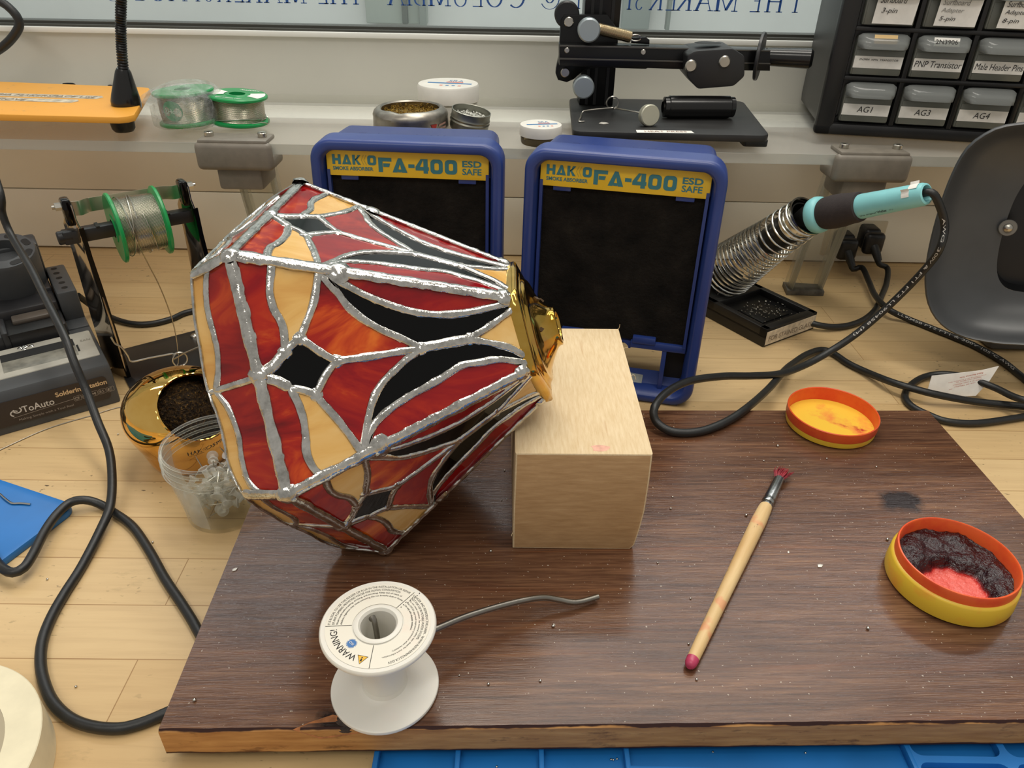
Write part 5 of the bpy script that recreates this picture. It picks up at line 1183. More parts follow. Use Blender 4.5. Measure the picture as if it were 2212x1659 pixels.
rl, rw_ = reel('solder_reel', 'green solder reel hanging on square axle of black reel stand', Matrix.Translation(rc) @ zq, tuple(rc))
lw = MB()
for k, (r, sp_, ph_) in enumerate(((.0275, .10, 0), (.0277, -.16, 1.2), (.0276, .22, 2.5), (.0275, -.07, 4))):
    lw.tube([V((r * math.cos(a), r * math.sin(a), -.012 + .006 * k + sp_ * .02 * (a - 2))) for a in [ph_ + i * .12 for i in range(42)]], .00055, 6)
o_ = lw.build('loose_strand', steel, rl); o_.matrix_local = Matrix.Translation(-rc) @ Matrix.Translation(rc) @ zq
th = [gp(270, 470) + ng * .004, gp(283, 496), gp(298, 527), gp(321, 572), gp(345, 619), gp(366, 672), gp(378, 715), gp(384, 757), gp(386, 776) + ng * .001, gp(376, 793) - ng * .006, V((-.336, .588, .012)), V((-.352, .580, .0006)), at(262, 879, .0006), at(200, 897, .0006), at(150, 911, .0006), at(90, 931, .0006), at(0, 972, .0006), at(-40, 992, .0006)]
MB().tube(smooth(th, .004), .00055, 7).build('trailing_wire', steel, rl, world=True)

# ------------------------------------------------------------------ soldering station
st = thing('soldering_station', 'dark grey soldering station with lettered front at left edge of bench', 'soldering station', (-0.3795, 0.5905, 0.0004), rad(36))
m_st = pm('station_grey', (66, 68, 70), 0.42, var=.04, vs=18); m_std = pm('station_dark', (38, 38, 40), 0.4, var=.05, vs=18)
X0 = -.150
mb = MB().prism([(0.0, 0), (.205, 0), (.205, .034), (.012, .041), (.004, .040), (0.0, .034)], X0, .0035, M=Matrix(((0, 0, 1, 0), (1, 0, 0, 0), (0, 1, 0, 0), (0, 0, 0, 1))), bev=.002)
mb.build('lower_body', m_st, st)
MB().box((X0, .0905, .033), (-.0165, .135, .0515), bev=.002).box((X0, .155, .033), (-.0165, .205, .066), bev=.003).box((X0, .125, .045), (-.0165, .16, .062), bev=.003).box((-.072, .088, .033), (-.066, .16, .056), bev=.002).build('upper_body', m_std, st)
tw = MB().box((-.0155, .122, .03), (.0030, .203, .0705), bev=.002).box((-.0165, .1, .03), (.0030, .125, .0395), bev=.0015); tw = tw.build('tip_rack', m_st, st)
for i in range(5): MB().lathe([(0, .0002), (.0026, .0002), (.0031, .0003)], 18, M=Matrix.Translation((-.0062 - .0004 * i, .134 + i * .0148, .0704))).build('tip_hole', pm('hole_black', (12, 12, 12), .6), tw)
# sponge tray
MB().box((-.090, .0245, .036), (.0005, .0845, .0418), bev=.002).build('sponge_tray', pm('pale_grey_tray', (176, 172, 160), .4, var=.06, vs=40), st)
mb = MB().box((-.0785, .034, .0412), (-.0165, .071, .0420), bev=.0003); trw = mb.build('tray_well', pm('worn_grey_well', (120, 118, 108), .35, var=.25, vs=60), st)
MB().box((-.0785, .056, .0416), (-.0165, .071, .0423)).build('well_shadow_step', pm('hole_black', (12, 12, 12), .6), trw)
MB().box((-.0158, .041, .0418), (-.0142, .055, .0424)).build('slot', pm('hole_black', (12, 12, 12), .6), trw)
mb = MB(); text(mb, 'EAN', Matrix.Translation((-.0108, .060, .0420)), w=.0085, h=.0040); mb.build('tray_lettering', pm('embossed_grey', (142, 138, 126), .5), trw, recalc=False)
wt = MB()
for i in range(9):
    a = random.random() * 6.28; wt.lathe([(0, .0012), (.0018, .0008), (.003, 0)], 10, M=Matrix.Translation((-.058 + .007 * math.cos(a) * random.random(), .0775 + .003 * math.sin(a), .0415)))
wt.build('solder_splash', chrome, trw)
# brass cleaner cavity and iron holder
MB().box((-.0675, .088, .0520), (-.0195, .125, .0530), bev=.0006).build('wool_cavity', pm('cavity_black', (14, 14, 14), .5), st)
MB().box((-.060, .108, .052), (-.027, .124, .0575), bev=.002).build('cavity_bar', pm('worn_taupe', (84, 76, 68), .4), st)
hm = Matrix.Translation((-.047, .172, .094)) @ Matrix.Rotation(rad(18), 4, 'X')
hb = MB().box((-.030, .014, -.045), (.032, .034, .006), M=hm, bev=.003); hb.lathe([(.0, -.030), (.026, -.030), (.0295, -.026), (.0300, .012), (.0285, .0155), (.017, .0155), (.0165, .002), (0, .002)], 48, M=hm); hb.build('iron_holder', m_st, st)
hp_ = MB()
for k in range(5):
    a = rad(-70 + 44 * k); hp_.prism([(x * math.cos(a) - y * math.sin(a) + .0232 * math.cos(a), x * math.sin(a) + y * math.cos(a) + .0232 * math.sin(a)) for x, y in rrect(.0065, .0115, .003, 4)], .0155, .0158, M=hm)
hp_.build('holder_slot', pm('hole_black', (12, 12, 12), .6), st)
# front panel lettering
Mf = facing((0, -.0005, 0), (1, 0, 0))
fp = MB().prism(rrect(.118, .0245, .004, 5, -.0620, .0195), 0, .0006, M=Mf).build('front_label', pm('label_charcoal', (44, 36, 34), .4), st)
mb = MB(); F = lambda x, z: Mf @ Matrix.Translation((x, z, .0008))
text(mb, 'ToAuto', F(-.0742, .0168), w=.0255, h=.0066, bold=.012); text(mb, 'Soldering Station', F(-.0462, .0215), w=.0430, h=.0064, mi=1, bold=.03)
text(mb, 'Making Simple with a Tool Real', F(-.079, .0092), w=.044, h=.0028, mi=2)
bar2d(mb, (-.0825, .0142), (-.028, .0170), .0004, Mf, 2, .0008)
for i, s in enumerate(('CE', 'FC', 'M', 'RS', 'E')):
    x = -.0335 + i * .0070; pts = rrect(.0060, .0050, .0008, 2, x + .0035, .0165)
    for a, b in zip(pts, pts[1:] + pts[:1]): bar2d(mb, a, b, .0003, Mf, 2, .0008)
    text(mb, s, F(x + .0012, .0150), w=.0036, h=.0030, mi=2, bold=.01)
for a0, a1 in ((30, 250), (150, 410)):
    P = arcpts(-.0795 + (.0018 if a0 > 100 else -.001), .0195 + (.0012 if a0 > 100 else -.0012), .0030, .0026, a0, a1, 14)
    for a, b in zip(P, P[1:]): bar2d(mb, a, b, .0011, Mf, 0, .0008)
mb.build('lettering', [pm('letter_white', (204, 200, 194), .5), pm('letter_tan', (206, 178, 138), .5), pm('letter_grey', (150, 142, 134), .5)], fp, recalc=False)
cdp = smooth([at(168, 638, .035), at(190, 655, .02), at(215, 672, .0038), at(250, 690, .0034), at(290, 700, .0034), at(330, 699, .0034), at(370, 689, .0034), at(400, 676, .0034), at(440, 668, .0034), at(520, 660, .0034)], .003)
MB().tube(cdp, .0034, 12).build('supply_cord', black_rub, st, world=True)

# ------------------------------------------------------------------ things on the clear shelf
# yellow lamp base with gooseneck
pt = at(269, 283, SZ); yl = thing('gooseneck_lamp', 'yellow metal plate base with black gooseneck at left end of clear shelf', 'lamp', (-.46, .86, SZ))
PZ = .0255
poly = [(-.3955, .792), (-.3985, .784), (-.407, .779), (-.73, .787), (-.73, .962), (-.447, .934), (-.440, .931), (-.436, .925)]
t = NT('yellow_enamel'); f = t.noise(55, 5, .7); c = t.mix(t.ramp(f, [(0.63, (0, 0, 0)), (0.70, (170, 170, 170))]), (238, 168, 60), (176, 138, 92)); t.set(col=c, rough=.45); m_yen = t.m
pl_ = MB().prism([(x + .46, y - .86) for x, y in poly], PZ - .0065, PZ, bev=.0008).build('base_plate', m_yen, yl)
mb = MB(); Mt = Matrix.Translation((0, 0, PZ)) @ Matrix.Rotation(rad(-2.5), 4, 'Z')
pa, pb = at(215, 211, SZ + PZ), at(162, 219, SZ + PZ)
for q, wd_ in ((pa, .22), (pb, .2)):
    qx, qy = q.x + .46, q.y - .86; Mq = Matrix.Translation((qx, qy, PZ)) @ Matrix.Rotation(rad(-3), 4, 'Z')
    mb.add([(-wd_, -.0075, .0002), (0, -.0075, .0002), (.004, .001, .0002), (-.002, .0085, .0002), (-wd_, .0085, .0002)], [(0, 1, 2, 3, 4)], 0, Mq)
    if wd_ == .22: text(mb, 'COLUMBIA MAKERSPACE USE', Mq @ Matrix.Translation((-.004, -.004, .0003)), w=.155, h=.0085, mi=1, align='r')
    else: text(mb, 'DO NOT REMOVE', Mq @ Matrix.Translation((-.055, -.004, .0003)), w=.105, h=.0085, mi=1, align='r')
mb.build('tape_label', [pm('worn_tape_silver', (196, 186, 166), .4, var=.2, vs=120), pm('faded_ink', (140, 126, 108), .8)], pl_, recalc=False)
for q in (pt, V((-.47, .915, SZ)), V((-.70, .81, SZ)), V((-.70, .93, SZ))):
    MB().lathe([(0, 0), (.0095, 0), (.0118, .003), (.0130, PZ - .0068), (0, PZ - .0066)], 24, M=Matrix.Translation((q.x + .46, q.y - .86, 0))).build('rubber_foot', black_rub, yl)
cq = at(273, 226, SZ + PZ); cx_, cy_ = cq.x + .46, cq.y - .86
MB().lathe([(0, -.002), (.0150, -.001), (.0152, .003), (.0138, .010), (.0078, .034), (.0062, .0370), (0, .0370)], 32, M=Matrix.Translation((cx_, cy_, PZ)) @ Matrix.Rotation(rad(9), 4, 'Y')).build('neck_socket', pm('gloss_black', (20, 20, 20), .2), yl)
ng_ = []
gpts = smooth([V((cx_ + .0050, cy_, PZ + .032)), aty(267, 158, cq.y) - V((-.46, .86, SZ)), aty(263, 110, cq.y) - V((-.46, .86, SZ)), aty(261, 60, cq.y) - V((-.46, .86, SZ)), aty(262, 0, cq.y) - V((-.46, .86, SZ)), aty(266, -60, cq.y) - V((-.46, .86, SZ)), aty(285, -120, cq.y - .02) - V((-.46, .86, SZ))], .0008)
MB().tube(gpts, [.0052 + .00055 * math.sin(i * 2.0) for i in range(len(gpts))], 14).build('gooseneck', pm('gooseneck_black', (24, 23, 22), .35, .4), yl)
tag(MB().tube(smooth([at(-40, 178, SZ + .004), at(60, 179, SZ + .004), at(140, 181, SZ + .006), at(195, 180, SZ + .0065), at(228, 184, SZ + .0035), at(246, 190, SZ + .0035), at(300, 196, SZ + .0035)], .004), .0032, 10).build('thin_cable', black_rub), 'thin black cord running behind yellow plate on clear shelf', 'cord')
hc = [aty(-60, -30, 1.0), aty(0, 3, 1.0), aty(18, 15, 1.0), aty(35, 33, 1.0), aty(42, 51, 1.0), aty(35, 70, 1.0), aty(16, 93, 1.0), aty(-10, 112, 1.0), aty(-60, 140, 1.0)]
tag(MB().tube(smooth(hc, .004), .0052, 12).build('hanging_cable', black_rub), 'black cord hanging in an arc in front of window at upper left corner', 'cord')
# reels on the shelf
g1 = V((-.3135, .868, SZ))
r1, w1 = reel('solder_reel', 'unwrapped green solder reel standing on clear shelf behind left clamp', Matrix.Translation(g1 + V((0, 0, .0178))) @ Matrix.Rotation(rad(4), 4, 'Y'), tuple(g1), R=.0325, hw=.0125, rw=.0275)
mb = MB(); Mg = Matrix.Translation((0, 0, .0178)) @ Matrix.Rotation(rad(4), 4, 'Y') @ Matrix.Translation((0, 0, .01515))
for a0, a1 in ((150, 205), (-28, 27)):
    P = [(r * math.cos(rad(a0 + (a1 - a0) * k / 10)), r * math.sin(rad(a0 + (a1 - a0) * k / 10)), 0) for r in (.0142, .0300) for k in range(11)]
    mb.add(P, [(k, k + 1, 12 + k, 11 + k) for k in range(10)], 0, Mg)
text(mb, 'ALLFORN', None, w=.022, h=.0045, mi=0, bold=.02, fn=lambda x, y: Mg @ V((.0045 + x - .008, .0200 + y, .0001)), shear=.2)
text(mb, 'NC 1.0mm 100g', None, w=.028, h=.0035, mi=0, bold=.02, fn=lambda x, y: Mg @ V((-.016 + x, -.0245 + y, .0001)))
mb.build('flange_label', paper, r1, recalc=False)
lw = MB()
lw.tube(smooth([V((.0285 * math.cos(a), .0285 * math.sin(a), -.0095 + .0035 * math.sin(a * 1.5))) for a in [i * .2 for i in range(36)]], .002), .0005, 6)
lw.tube(smooth([V((.0265, -.008, -.010)), V((.033, -.004, -.006)), V((.0345, -.008, -.012)), V((.030, -.012, -.0105)), V((.02, -.021, -.0112))], .0015), .0005, 6)
o_ = lw.build('loose_strand', steel, r1); o_.matrix_local = Matrix.Translation((0, 0, .0178)) @ Matrix.Rotation(rad(4), 4, 'Y')
g2 = V((-.3672, .858, SZ + .0012))
r2, w2_ = reel('solder_reel', 'green solder reel with round sticker wrapped in clear bag on shelf', Matrix.Translation(g2 + V((0, 0, .0198))) @ Matrix.Rotation(rad(-3), 4, 'Y'), tuple(g2), R=.0325, hw=.0150, rw=.0285)
def onr(x, y): a = rad(-108) + x / .0292; return V((.0292 * math.cos(a),  .0292 * math.sin(a), .0200 + y))
mb = MB(); P = [onr(.0115 * math.cos(2 * math.pi * k / 32) + .004, .0105 * math.sin(2 * math.pi * k / 32)) for k in range(32)]; cn = onr(.004, 0)
mb.add([cn] + P, [(0, 1 + k, 1 + (k + 1) % 32) for k in range(32)])
sr = mb.build('round_sticker', pm('sticker_green', (60, 150, 104), .5), r2, recalc=False)
mb = MB(); text(mb, 'RoHS', None, w=.017, h=.0055, flip=True, fn=lambda x, y: onr(x - .0045, y - .003) * 1.004, bold=.01); mb.build('lettering', pm('sticker_pale', (186, 220, 200), .5), sr, recalc=False)
bag = MB(); b = bmesh.new(); bmesh.ops.create_icosphere(b, subdivisions=5, radius=1)
for v in b.verts:
    p = v.co.copy(); q = V((math.copysign(abs(p.x) ** .55, p.x), math.copysign(abs(p.y) ** .55, p.y), math.copysign(abs(p.z) ** .42, p.z)))
    k = 1 + .06 * noise.noise(p * 3.1) + .035 * (abs(noise.noise(p * 7)) - .2)
    v.co = V((q.x * .0365 * k - (.006 * max(0, -p.x)), q.y * .0365 * k, .0205 + q.z * .0206 * (1 + .05 * noise.noise(p * 2.2)) + .006 * max(0, p.z) * math.exp(-((p.x - .1) ** 2) * 4)))
    if v.co.z < .0005: v.co.z = .0005
    if v.co.z < .028: v.co.x = max(v.co.x, -.0262)
bag.bm(b); b.free()
bag.add([(.030, .01, .012), (.058, .004, .010), (.066, -.006, .004), (.052, -.018, .002), (.028, -.02, .004), (.040, -.004, .011)], [(0, 5, 1), (1, 5, 2), (2, 5, 3), (3, 5, 4)])
t = NT('bag_film'); tr = t.n('ShaderNodeBsdfTransparent'); tr.inputs[0].default_value = lin((250, 250, 248)); t.set(col=(228, 232, 230), rough=.12, spec=.6); n1 = t.noise(70, 4, .6); t.bump(n1, .9, .004)
mm = t.n('ShaderNodeMapRange'); mm.inputs['From Min'].default_value = .35; mm.inputs['From Max'].default_value = .75; mm.inputs['To Min'].default_value = .10; mm.inputs['To Max'].default_value = .50; t.l(n1, mm.inputs['Value'])
mx = t.n('ShaderNodeMixShader'); t.l(mm.outputs[0], mx.inputs[0]); t.l(tr.outputs[0], mx.inputs[1]); t.l(t.b.outputs[0], mx.inputs[2]); t.l(mx.outputs[0], t.out.inputs[0])
bo = thing('plastic_bag', 'crinkled clear plastic bag wrapped round green reel on shelf', 'bag', (g2.x, g2.y, SZ)); bag.build('bag_film', t.m, bo, sharp=50)
# tin of brass wool
tn = thing('brass_wool_tin', 'round steel tin filled with gold brass wool on shelf behind left absorber', 'tin', (-.1165, .842, SZ))
t = NT('worn_tin'); t.set(col=t.ramp(t.noise(40, 4), [(0.3, (120, 114, 106)), (0.7, (186, 180, 168))]), metal=.95, rough=.38); m_tin = t.m
tb_o = MB().lathe([(0, 0), (.0395, 0), (.0410, .002), (.0412, .008), (.0406, .019), (.0410, .0215), (.0395, .0250), (.0365, .0275), (.0345, .0285), (.0325, .0286), (.0312, .0272), (.0318, .024), (.0340, .017)], 72)
for v in tb_o.v:
    if v.z > .024 and v.y < 0: v.z -= .0035 * max(0, noise.noise((v.x * 55, 0, 1))) ; v.y += .002 * noise.noise((v.x * 80, 3, 0))
tno = tb_o.build('tin_body', m_tin, tn)
mb = MB(); onT = lambda x, y: V((.0415 * math.cos(rad(-52) + x / .0415), .0415 * math.sin(rad(-52) + x / .0415), y))
for T3 in ([(0, .0165), (.0082, .0165), (.0055, .0100)], [(0, .0035), (.0082, .0035), (.0055, .0100)], [(0, .0165), (.0028, .0100), (.0055, .0100)], [(0, .0035), (.0028, .0100), (.0055, .0100)]): mb.add([onT(*p) for p in T3], [(0, 1, 2)])
for i in range(3): mb.add([onT(.011, .0155 - i * .004), onT(.024, .0165 - i * .004), onT(.024, .0145 - i * .004), onT(.011, .0135 - i * .004)], [(0, 1, 2, 3)], 1)
mb.build('red_print', [pm('tin_red', (172, 54, 44), .5), pm('tin_red_pale', (182, 142, 126), .5)], tno, recalc=False)
t = NT('bright_brass_wool'); n1 = t.noise(260, 4, .7); t.set(col=t.ramp(n1, [(0.35, (70, 52, 16)), (0.55, (160, 124, 44)), (0.7, (226, 190, 96))]), metal=.9, rough=.3); t.bump(n1, 1.0, .004)
wm = MB().lathe([(0, .0225), (.018, .0228), (.030, .0215), (.033, .019)], 40)
for v in wm.v: v.z += .002 * noise.noise(v * 200)
for i in range(130):
    a = random.random() * 6.28; q = random.random() ** .5 * .030; p = V((q * math.cos(a), q * math.sin(a), .0228 + random.random() * .003)); rr = .0014 + .001 * random.random(); e1_ = V((random.gauss(0, 1), random.gauss(0, 1), random.gauss(0, 1))).normalized(); e2_ = e1_.orthogonal().normalized()
    wm.tube([p + (e1_ * math.cos(s * .8) + e2_ * math.sin(s * .8)) * rr for s in range(7)], .0003, 4)
wm.build('brass_wool', t.m, tn, sharp=70)
def lidded(name, lbl, loc, R, hb, hl, body, badge_rot):
    o = thing(name, lbl, 'jar', loc)
    MB().lathe([(0, 0), (R * .9, 0), (R * .94, .002), (R * .95, hb * .85), (R * .88, hb * .9), (R * .88, hb + .002)], 56).build('jar_body', body, o)
    ld = MB().lathe([(R * .9, hb), (R, hb), (R * 1.005, hb + .002), (R * 1.0, hb + hl - .002), (R * .97, hb + hl), (0, hb + hl)], 64).build('lid', white_pl, o)
    mb = MB(); Mz = Matrix.Translation((0, 0, hb + hl)) @ Matrix.Rotation(badge_rot, 4, 'Z')
    text(mb, 'SRA', Mz @ Matrix.Translation((-R * .06, R * .26, 0)), w=R * .5, h=R * .32, bold=.01)
    mb.add([(-R * .1, R * .12, .0001), (R * .46, R * .12, .0001), (R * .46, R * .26, .0001), (-R * .1, R * .26, .0001)], [(0, 1, 2, 3)], 1, Mz)
    mb.add([(-R * .68, -R * .08, .0001), (R * .78, -R * .08, .0001), (R * .78, R * .08, .0001), (-R * .68, R * .08, .0001)], [(0, 1, 2, 3)], 2, Mz)
    for i in range(4): mb.add([(-R * .2 + i * R * .2, -R * .45, .0001), (-R * .1 + i * R * .2, -R * .45, .0001), (-R * .1 + i * R * .2, -R * .32, .0001), (-R * .2 + i * R * .2, -R * .32, .0001)], [(0, 1, 2, 3)], (1, 2, 2, 1)[i], Mz)
    mb.build('lid_print', [pm('print_blue_pale', (120, 152, 186), .6), pm('print_coral', (226, 138, 120), .6), pm('print_blue', (64, 124, 176), .6)], ld, recalc=False)
lidded('white_jar', 'larger white plastic jar with white lid behind brass wool tin on shelf', (-.0828, .937, SZ), .0365, .0175, .0185, pm('milky_jar', (228, 227, 218), .4, var=.05, vs=30), rad(-8))
lidded('small_jar', 'small jar with white printed lid on shelf between the two blue absorbers', (.0255, .812, SZ), .0226, .0085, .0105, clear('amber_jar', (200, 190, 165), gloss=.7, body=.3, bodycol=(150, 138, 112)), rad(10))
sti = thing('screw_top_tin', 'small open steel tin of silver crumbs tilted beside brass wool tin', 'tin', (-.0535, .846, SZ))
Mti = Matrix.Translation((0, 0, .0048)) @ Matrix.Rotation(rad(10), 4, 'Y') @ Matrix.Rotation(rad(4), 4, 'X')
MB().lathe([(0, 0), (.0205, 0), (.0214, .002), (.0214, .008), (.0222, .009), (.0214, .0105), (.0220, .0125), (.0212, .0145), (.0216, .0205), (.0210, .0208), (.0206, .0205), (.0204, .012)], 56, M=Mti).build('tin_body', pm('brushed_tin', (150, 150, 140), .35, .95), sti)
mb = MB().lathe([(0, .0135), (.0206, .013)], 40, M=Mti)
for i in range(70):
    a = random.random() * 6.28; q = random.random() ** .5 * .0185; b = bmesh.new(); bmesh.ops.create_icosphere(b, subdivisions=1, radius=random.uniform(.0008, .0018)); mb.bm(b, 0, Mti @ Matrix.Translation((q * math.cos(a), q * math.sin(a), .0142))); b.free()
tag(mb.build('silver_crumbs', pm('pale_crumbs', (190, 190, 182), .5, .3, var=.1, vs=200), sti), kind='stuff')

# ------------------------------------------------------------------ heat press rig
HZ = .212; fl, frr, brr, bl = V((.0589, .8037)), V((.2662, .8000)), V((.2825, .977)), V((.0650, .9767))
hp = thing('heat_press', 'black desktop heat press rig with horizontal arm and silver knobs on shelf', 'heat press', (.17, .89, SZ))
def off_(p): return (p[0] - .17, p[1] - .89)
def rnd_poly(P, r, n=5):
    out = []
    for i in range(len(P)):
        a, b, c = V(P[i - 1]), V(P[i]), V(P[(i + 1) % len(P)]); u, w = (a - b).normalized() * r, (c - b).normalized() * r
        for k in range(n + 1):
            t_ = k / n; out.append(tuple((b + u) * (1 - t_) ** 2 + b * 2 * t_ * (1 - t_) + (b + w) * t_ ** 2))
    return out
hb_ = MB().prism(rnd_poly([off_(fl), off_(frr), off_(brr), off_(bl)], .012), HZ - SZ - .0075, HZ - SZ, bev=.0012).build('base_board', pm('black_board', (36, 36, 36), .5, var=.15, vs=30), hp)
for p in ((.2560, .820), (.080, .822), (.265, .955), (.082, .955)):
    MB().prism(rrect(.026, .020, .003, 3, *off_(p)), 0, HZ - SZ - .0073, bev=.001).build('foot', black_rub, hp)
la, lb_ = at(1376, 287, HZ), at(1500, 288, HZ); d_ = (lb_ - la); Ml = Matrix.Translation((la.x - .17, la.y - .89, HZ - SZ)) @ Matrix.Rotation(math.atan2(d_.y, d_.x), 4, 'Z')
mb = MB().add([(0, 0, .0002), (d_.length, 0, .0002), (d_.length - .001, .0105, .0002), (.001, .012, .0002)], [(0, 1, 2, 3)], 0, Ml); text(mb, 'HEAT PRESS', Ml @ Matrix.Translation((.009, .0028, .0004)), w=d_.length - .016, h=.0055, mi=1)
mb.build('strip_label', [paper, pm('faint_print', (176, 150, 138), .7)], hb_, recalc=False)
HY = .925; Pp = lambda px, py, Y=HY: aty(px, py, Y) - V((.17, .89, SZ))
cl, cr_ = aty(1252, 200, HY + .008).x - .17, aty(1326, 200, HY + .008).x - .17
mb = MB().box((cl, HY - .89 + .008, HZ - SZ), (cr_, HY - .89 + .048, .36), bev=.0015)
for x in (cl + .007, (cl + cr_) / 2 - .004, cr_ - .0105): mb.box((x, HY - .89 + .0072, HZ - SZ + .001), (x + .0035, HY - .89 + .0085, .36), 1)
mb.build('column', [pm('black_anodised', (18, 18, 19), .3, .4), pm('groove_black', (6, 6, 6), .5)], hp)
m_an = MATS['black_anodised']
def flatpoly(px, y0, y1, name, m, par, bev=.001, Y=HY):
    P = [Pp(x, y, Y) for x, y in px]; Q = [(p.x, p.z) for p in P]
    return MB().prism(Q, -(y1 + Y - .89), -(y0 + Y - .89), M=Matrix(((1, 0, 0, 0), (0, 0, -1, 0), (0, 1, 0, 0), (0, 0, 0, 1))), bev=bev).build(name, m, par)
pltt = flatpoly([(1211, 42), (1219, 31), (1312, 31), (1334, 64), (1334, 138), (1262, 150), (1240, 170), (1224, 177), (1205, 172), (1200, 158), (1201, 146), (1207, 120)], -.003, .008, 'carriage_plate', m_an, hp)
arm = flatpoly([(1206, 90), (1330, 92), (1470, 96), (1650, 101), (1650, 145), (1470, 142), (1392, 139), (1388, 141), (1328, 139), (1206, 133)], -.026, -.003, 'arm', m_an, hp)
flatpoly([(1207, 117), (1650, 128), (1650, 131), (1207, 121)], -.0268, -.0255, 'arm_rail', pm('rail_grey', (86, 84, 80), .3, .5), arm, bev=.0002)
flatpoly([(1207, 90), (1650, 101), (1650, 104), (1207, 94)], -.0268, -.0255, 'arm_rail', MATS['rail_grey'], arm, bev=.0002)
def disc(px, py, rp, y0, y1, name, m, par, bev=.0015, seg=32):
    p = Pp(px, py, HY + y0); r = rp * .93 / FPX
    return MB().cyl((p.x, HY - .89 + y1, p.z), (p.x, HY - .89 + y0, p.z), r, seg, bev=bev).build(name, m, par)
m_knob = pm('knob_face', (168, 178, 182), .35, .6)
disc(1225, 32, 24, -.002, .012, 'roller', black_pl, pltt)
kb = disc(1273, 66, 21, -.040, -.026, 'knob', m_knob, hp); disc(1273, 66, 7, -.027, -.002, 'knob_shaft', steel, kb)
kb = disc(1261, 190, 21, -.034, -.020, 'knob', m_knob, hp); disc(1261, 190, 6, -.021, .009, 'knob_shaft', steel, kb)
for x, y, y0 in ((1229, 48, -.006), (1221, 157, -.006)): disc(x, y, 9, y0, -.002, 'bolt', steel, pltt, .0008)
for x, y in ((1225, 109), (1390, 113)): disc(x, y, 5, -.0285, -.025, 'bolt', steel, arm, .0006)
sa, sb_2 = Pp(1292, 62, HY - .014), Pp(1362, 80, HY - .014); sd = (sb_2 - sa).normalized(); s1 = sd.orthogonal().normalized(); s2 = sd.cross(s1)
MB().tube([sa.lerp(sb_2, i / 340) + (s1 * math.cos(i * .62) + s2 * math.sin(i * .62)) * .0056 for i in range(341)], .0008, 6).build('extension_spring', pm('brassy_spring', (190, 172, 138), .3, 1.0), hp)
hk = Pp(1373, 82, HY - .014); MB().tube([hk + V((.0058 * math.cos(a), 0, .0032 * math.sin(a))) for a in [i * .3 for i in range(21)]], .0008, 6).build('spring_hook', steel, hp)
flatpoly([(1361, 90), (1363, 78), (1392, 77), (1400, 83), (1400, 93)], -.012, -.006, 'spring_bracket', m_an, hp)
cb2 = flatpoly(rnd_poly([(1466, 104), (1482, 95), (1560, 90), (1584, 106), (1584, 148), (1562, 168), (1488, 174), (1466, 148)], 6, 3), -.052, .004, 'clamp_block', pm('nylon_black', (34, 34, 35), .45), hp, bev=.0016)
for x, y in ((1493, 143), (1566, 134)): disc(x, y, 11, -.0545, -.050, 'clamp_bolt', steel, cb2, .0012)
hp0 = Pp(1527, 93, HY - .024); MB().lathe([(0, .0006), (.0105, .0006), (.0125, 0)], 28, M=Matrix.Translation(hp0 + V((0, -.004, .0006))) @ Matrix.Diagonal((1.2, .9, 1, 1))).build('clamp_hole', pm('hole_black', (12, 12, 12), .6), cb2)
dc = Pp(1641, 122, HY - .014); dd_ = V((1, -.42, -.02)).normalized()
MB().cyl(dc - dd_ * .002, dc + dd_ * .002, .0255, 40, bev=.0008).build('guard_disc', pm('disc_black', (48, 48, 49), .35), hp)
h0, h1 = dc + V((.004, 0, 0)), Pp(1756, 127, HY - .030)
MB().cyl(h0, h1, .0095, 24, r2=.0108, bev=.003).build('handle', pm('gloss_black', (20, 20, 20), .2), hp)
# loose parts lying on the heat press board
wc = at(1323, 243, HZ); clip = thing('spring_clip', 'bent steel wire spring with silver knob lying on heat press board', 'spring', (wc.x, wc.y, HZ))
q = lambda px, py, z=.0012: at(px, py, HZ + z) - V((wc.x, wc.y, HZ))
lp = aty(1323, 222, wc.y) - V((wc.x, wc.y, HZ))
wpts = smooth([q(1262, 262), q(1251, 262), q(1254, 254), q(1258, 243, .004), q(1266, 239, .006), q(1300, 235, .009), q(1325, 233, .011)], .002) + [lp + V((.0068 * math.cos(a), .002 * a / 6 - .001, .0068 * math.sin(a))) for a in [-1.4 + i * .3 for i in range(24)]] + smooth([lp + V((.004, 0, -.006)), q(1360, 239, .009), q(1388, 245, .008)], .002)
MB().tube(wpts, .0009, 7).build('spring_wire', steel, clip)
kc = aty(1402, 249, at(1402, 273, HZ).y + .002); kc = kc - V((wc.x, wc.y, HZ)); kd = V((.30, -.93, .16)).normalized()
MB().cyl(kc - kd * .004, kc + kd * .004, .0112, 32, bev=.001).build('knob', pm('dull_knob', (186, 184, 166), .4, .5), clip); MB().cyl(kc - kd * .009, kc - kd * .003, .004, 14).build('knob_stud', steel, clip)
ta_, tb3 = at(1432, 258, HZ), at(1586, 260, HZ); tube = thing('black_tube', 'glossy black cylinder lying on heat press board', 'tube', (ta_.x, ta_.y + .006, HZ))
dx_ = (tb3 - ta_).length; d0 = V((tb3.x - ta_.x, tb3.y - ta_.y + .004, 0)).normalized(); Mtu = Matrix.Translation((0, 0, .0122)) @ d0.to_track_quat('Z', 'Y').to_matrix().to_4x4()
MB().lathe([(.006, -.001), (.0085, 0), (.0108, .0005), (.0110, .005), (.0120, .006), (.0120, dx_ - .006), (.0110, dx_ - .005), (.0108, dx_ - .0006), (.0085, dx_), (0, dx_)], 40, M=Mtu).build('tube_body', pm('gloss_black', (20, 20, 20), .2), tube)
fo = f0.copy(); COL.objects.link(fo); p = at(1303, 268, HZ); put(fo, (p.x, p.y, HZ), 2.2, 0); tag(fo, 'long pale chip lying on heat press board by the wire spring', 'flake')

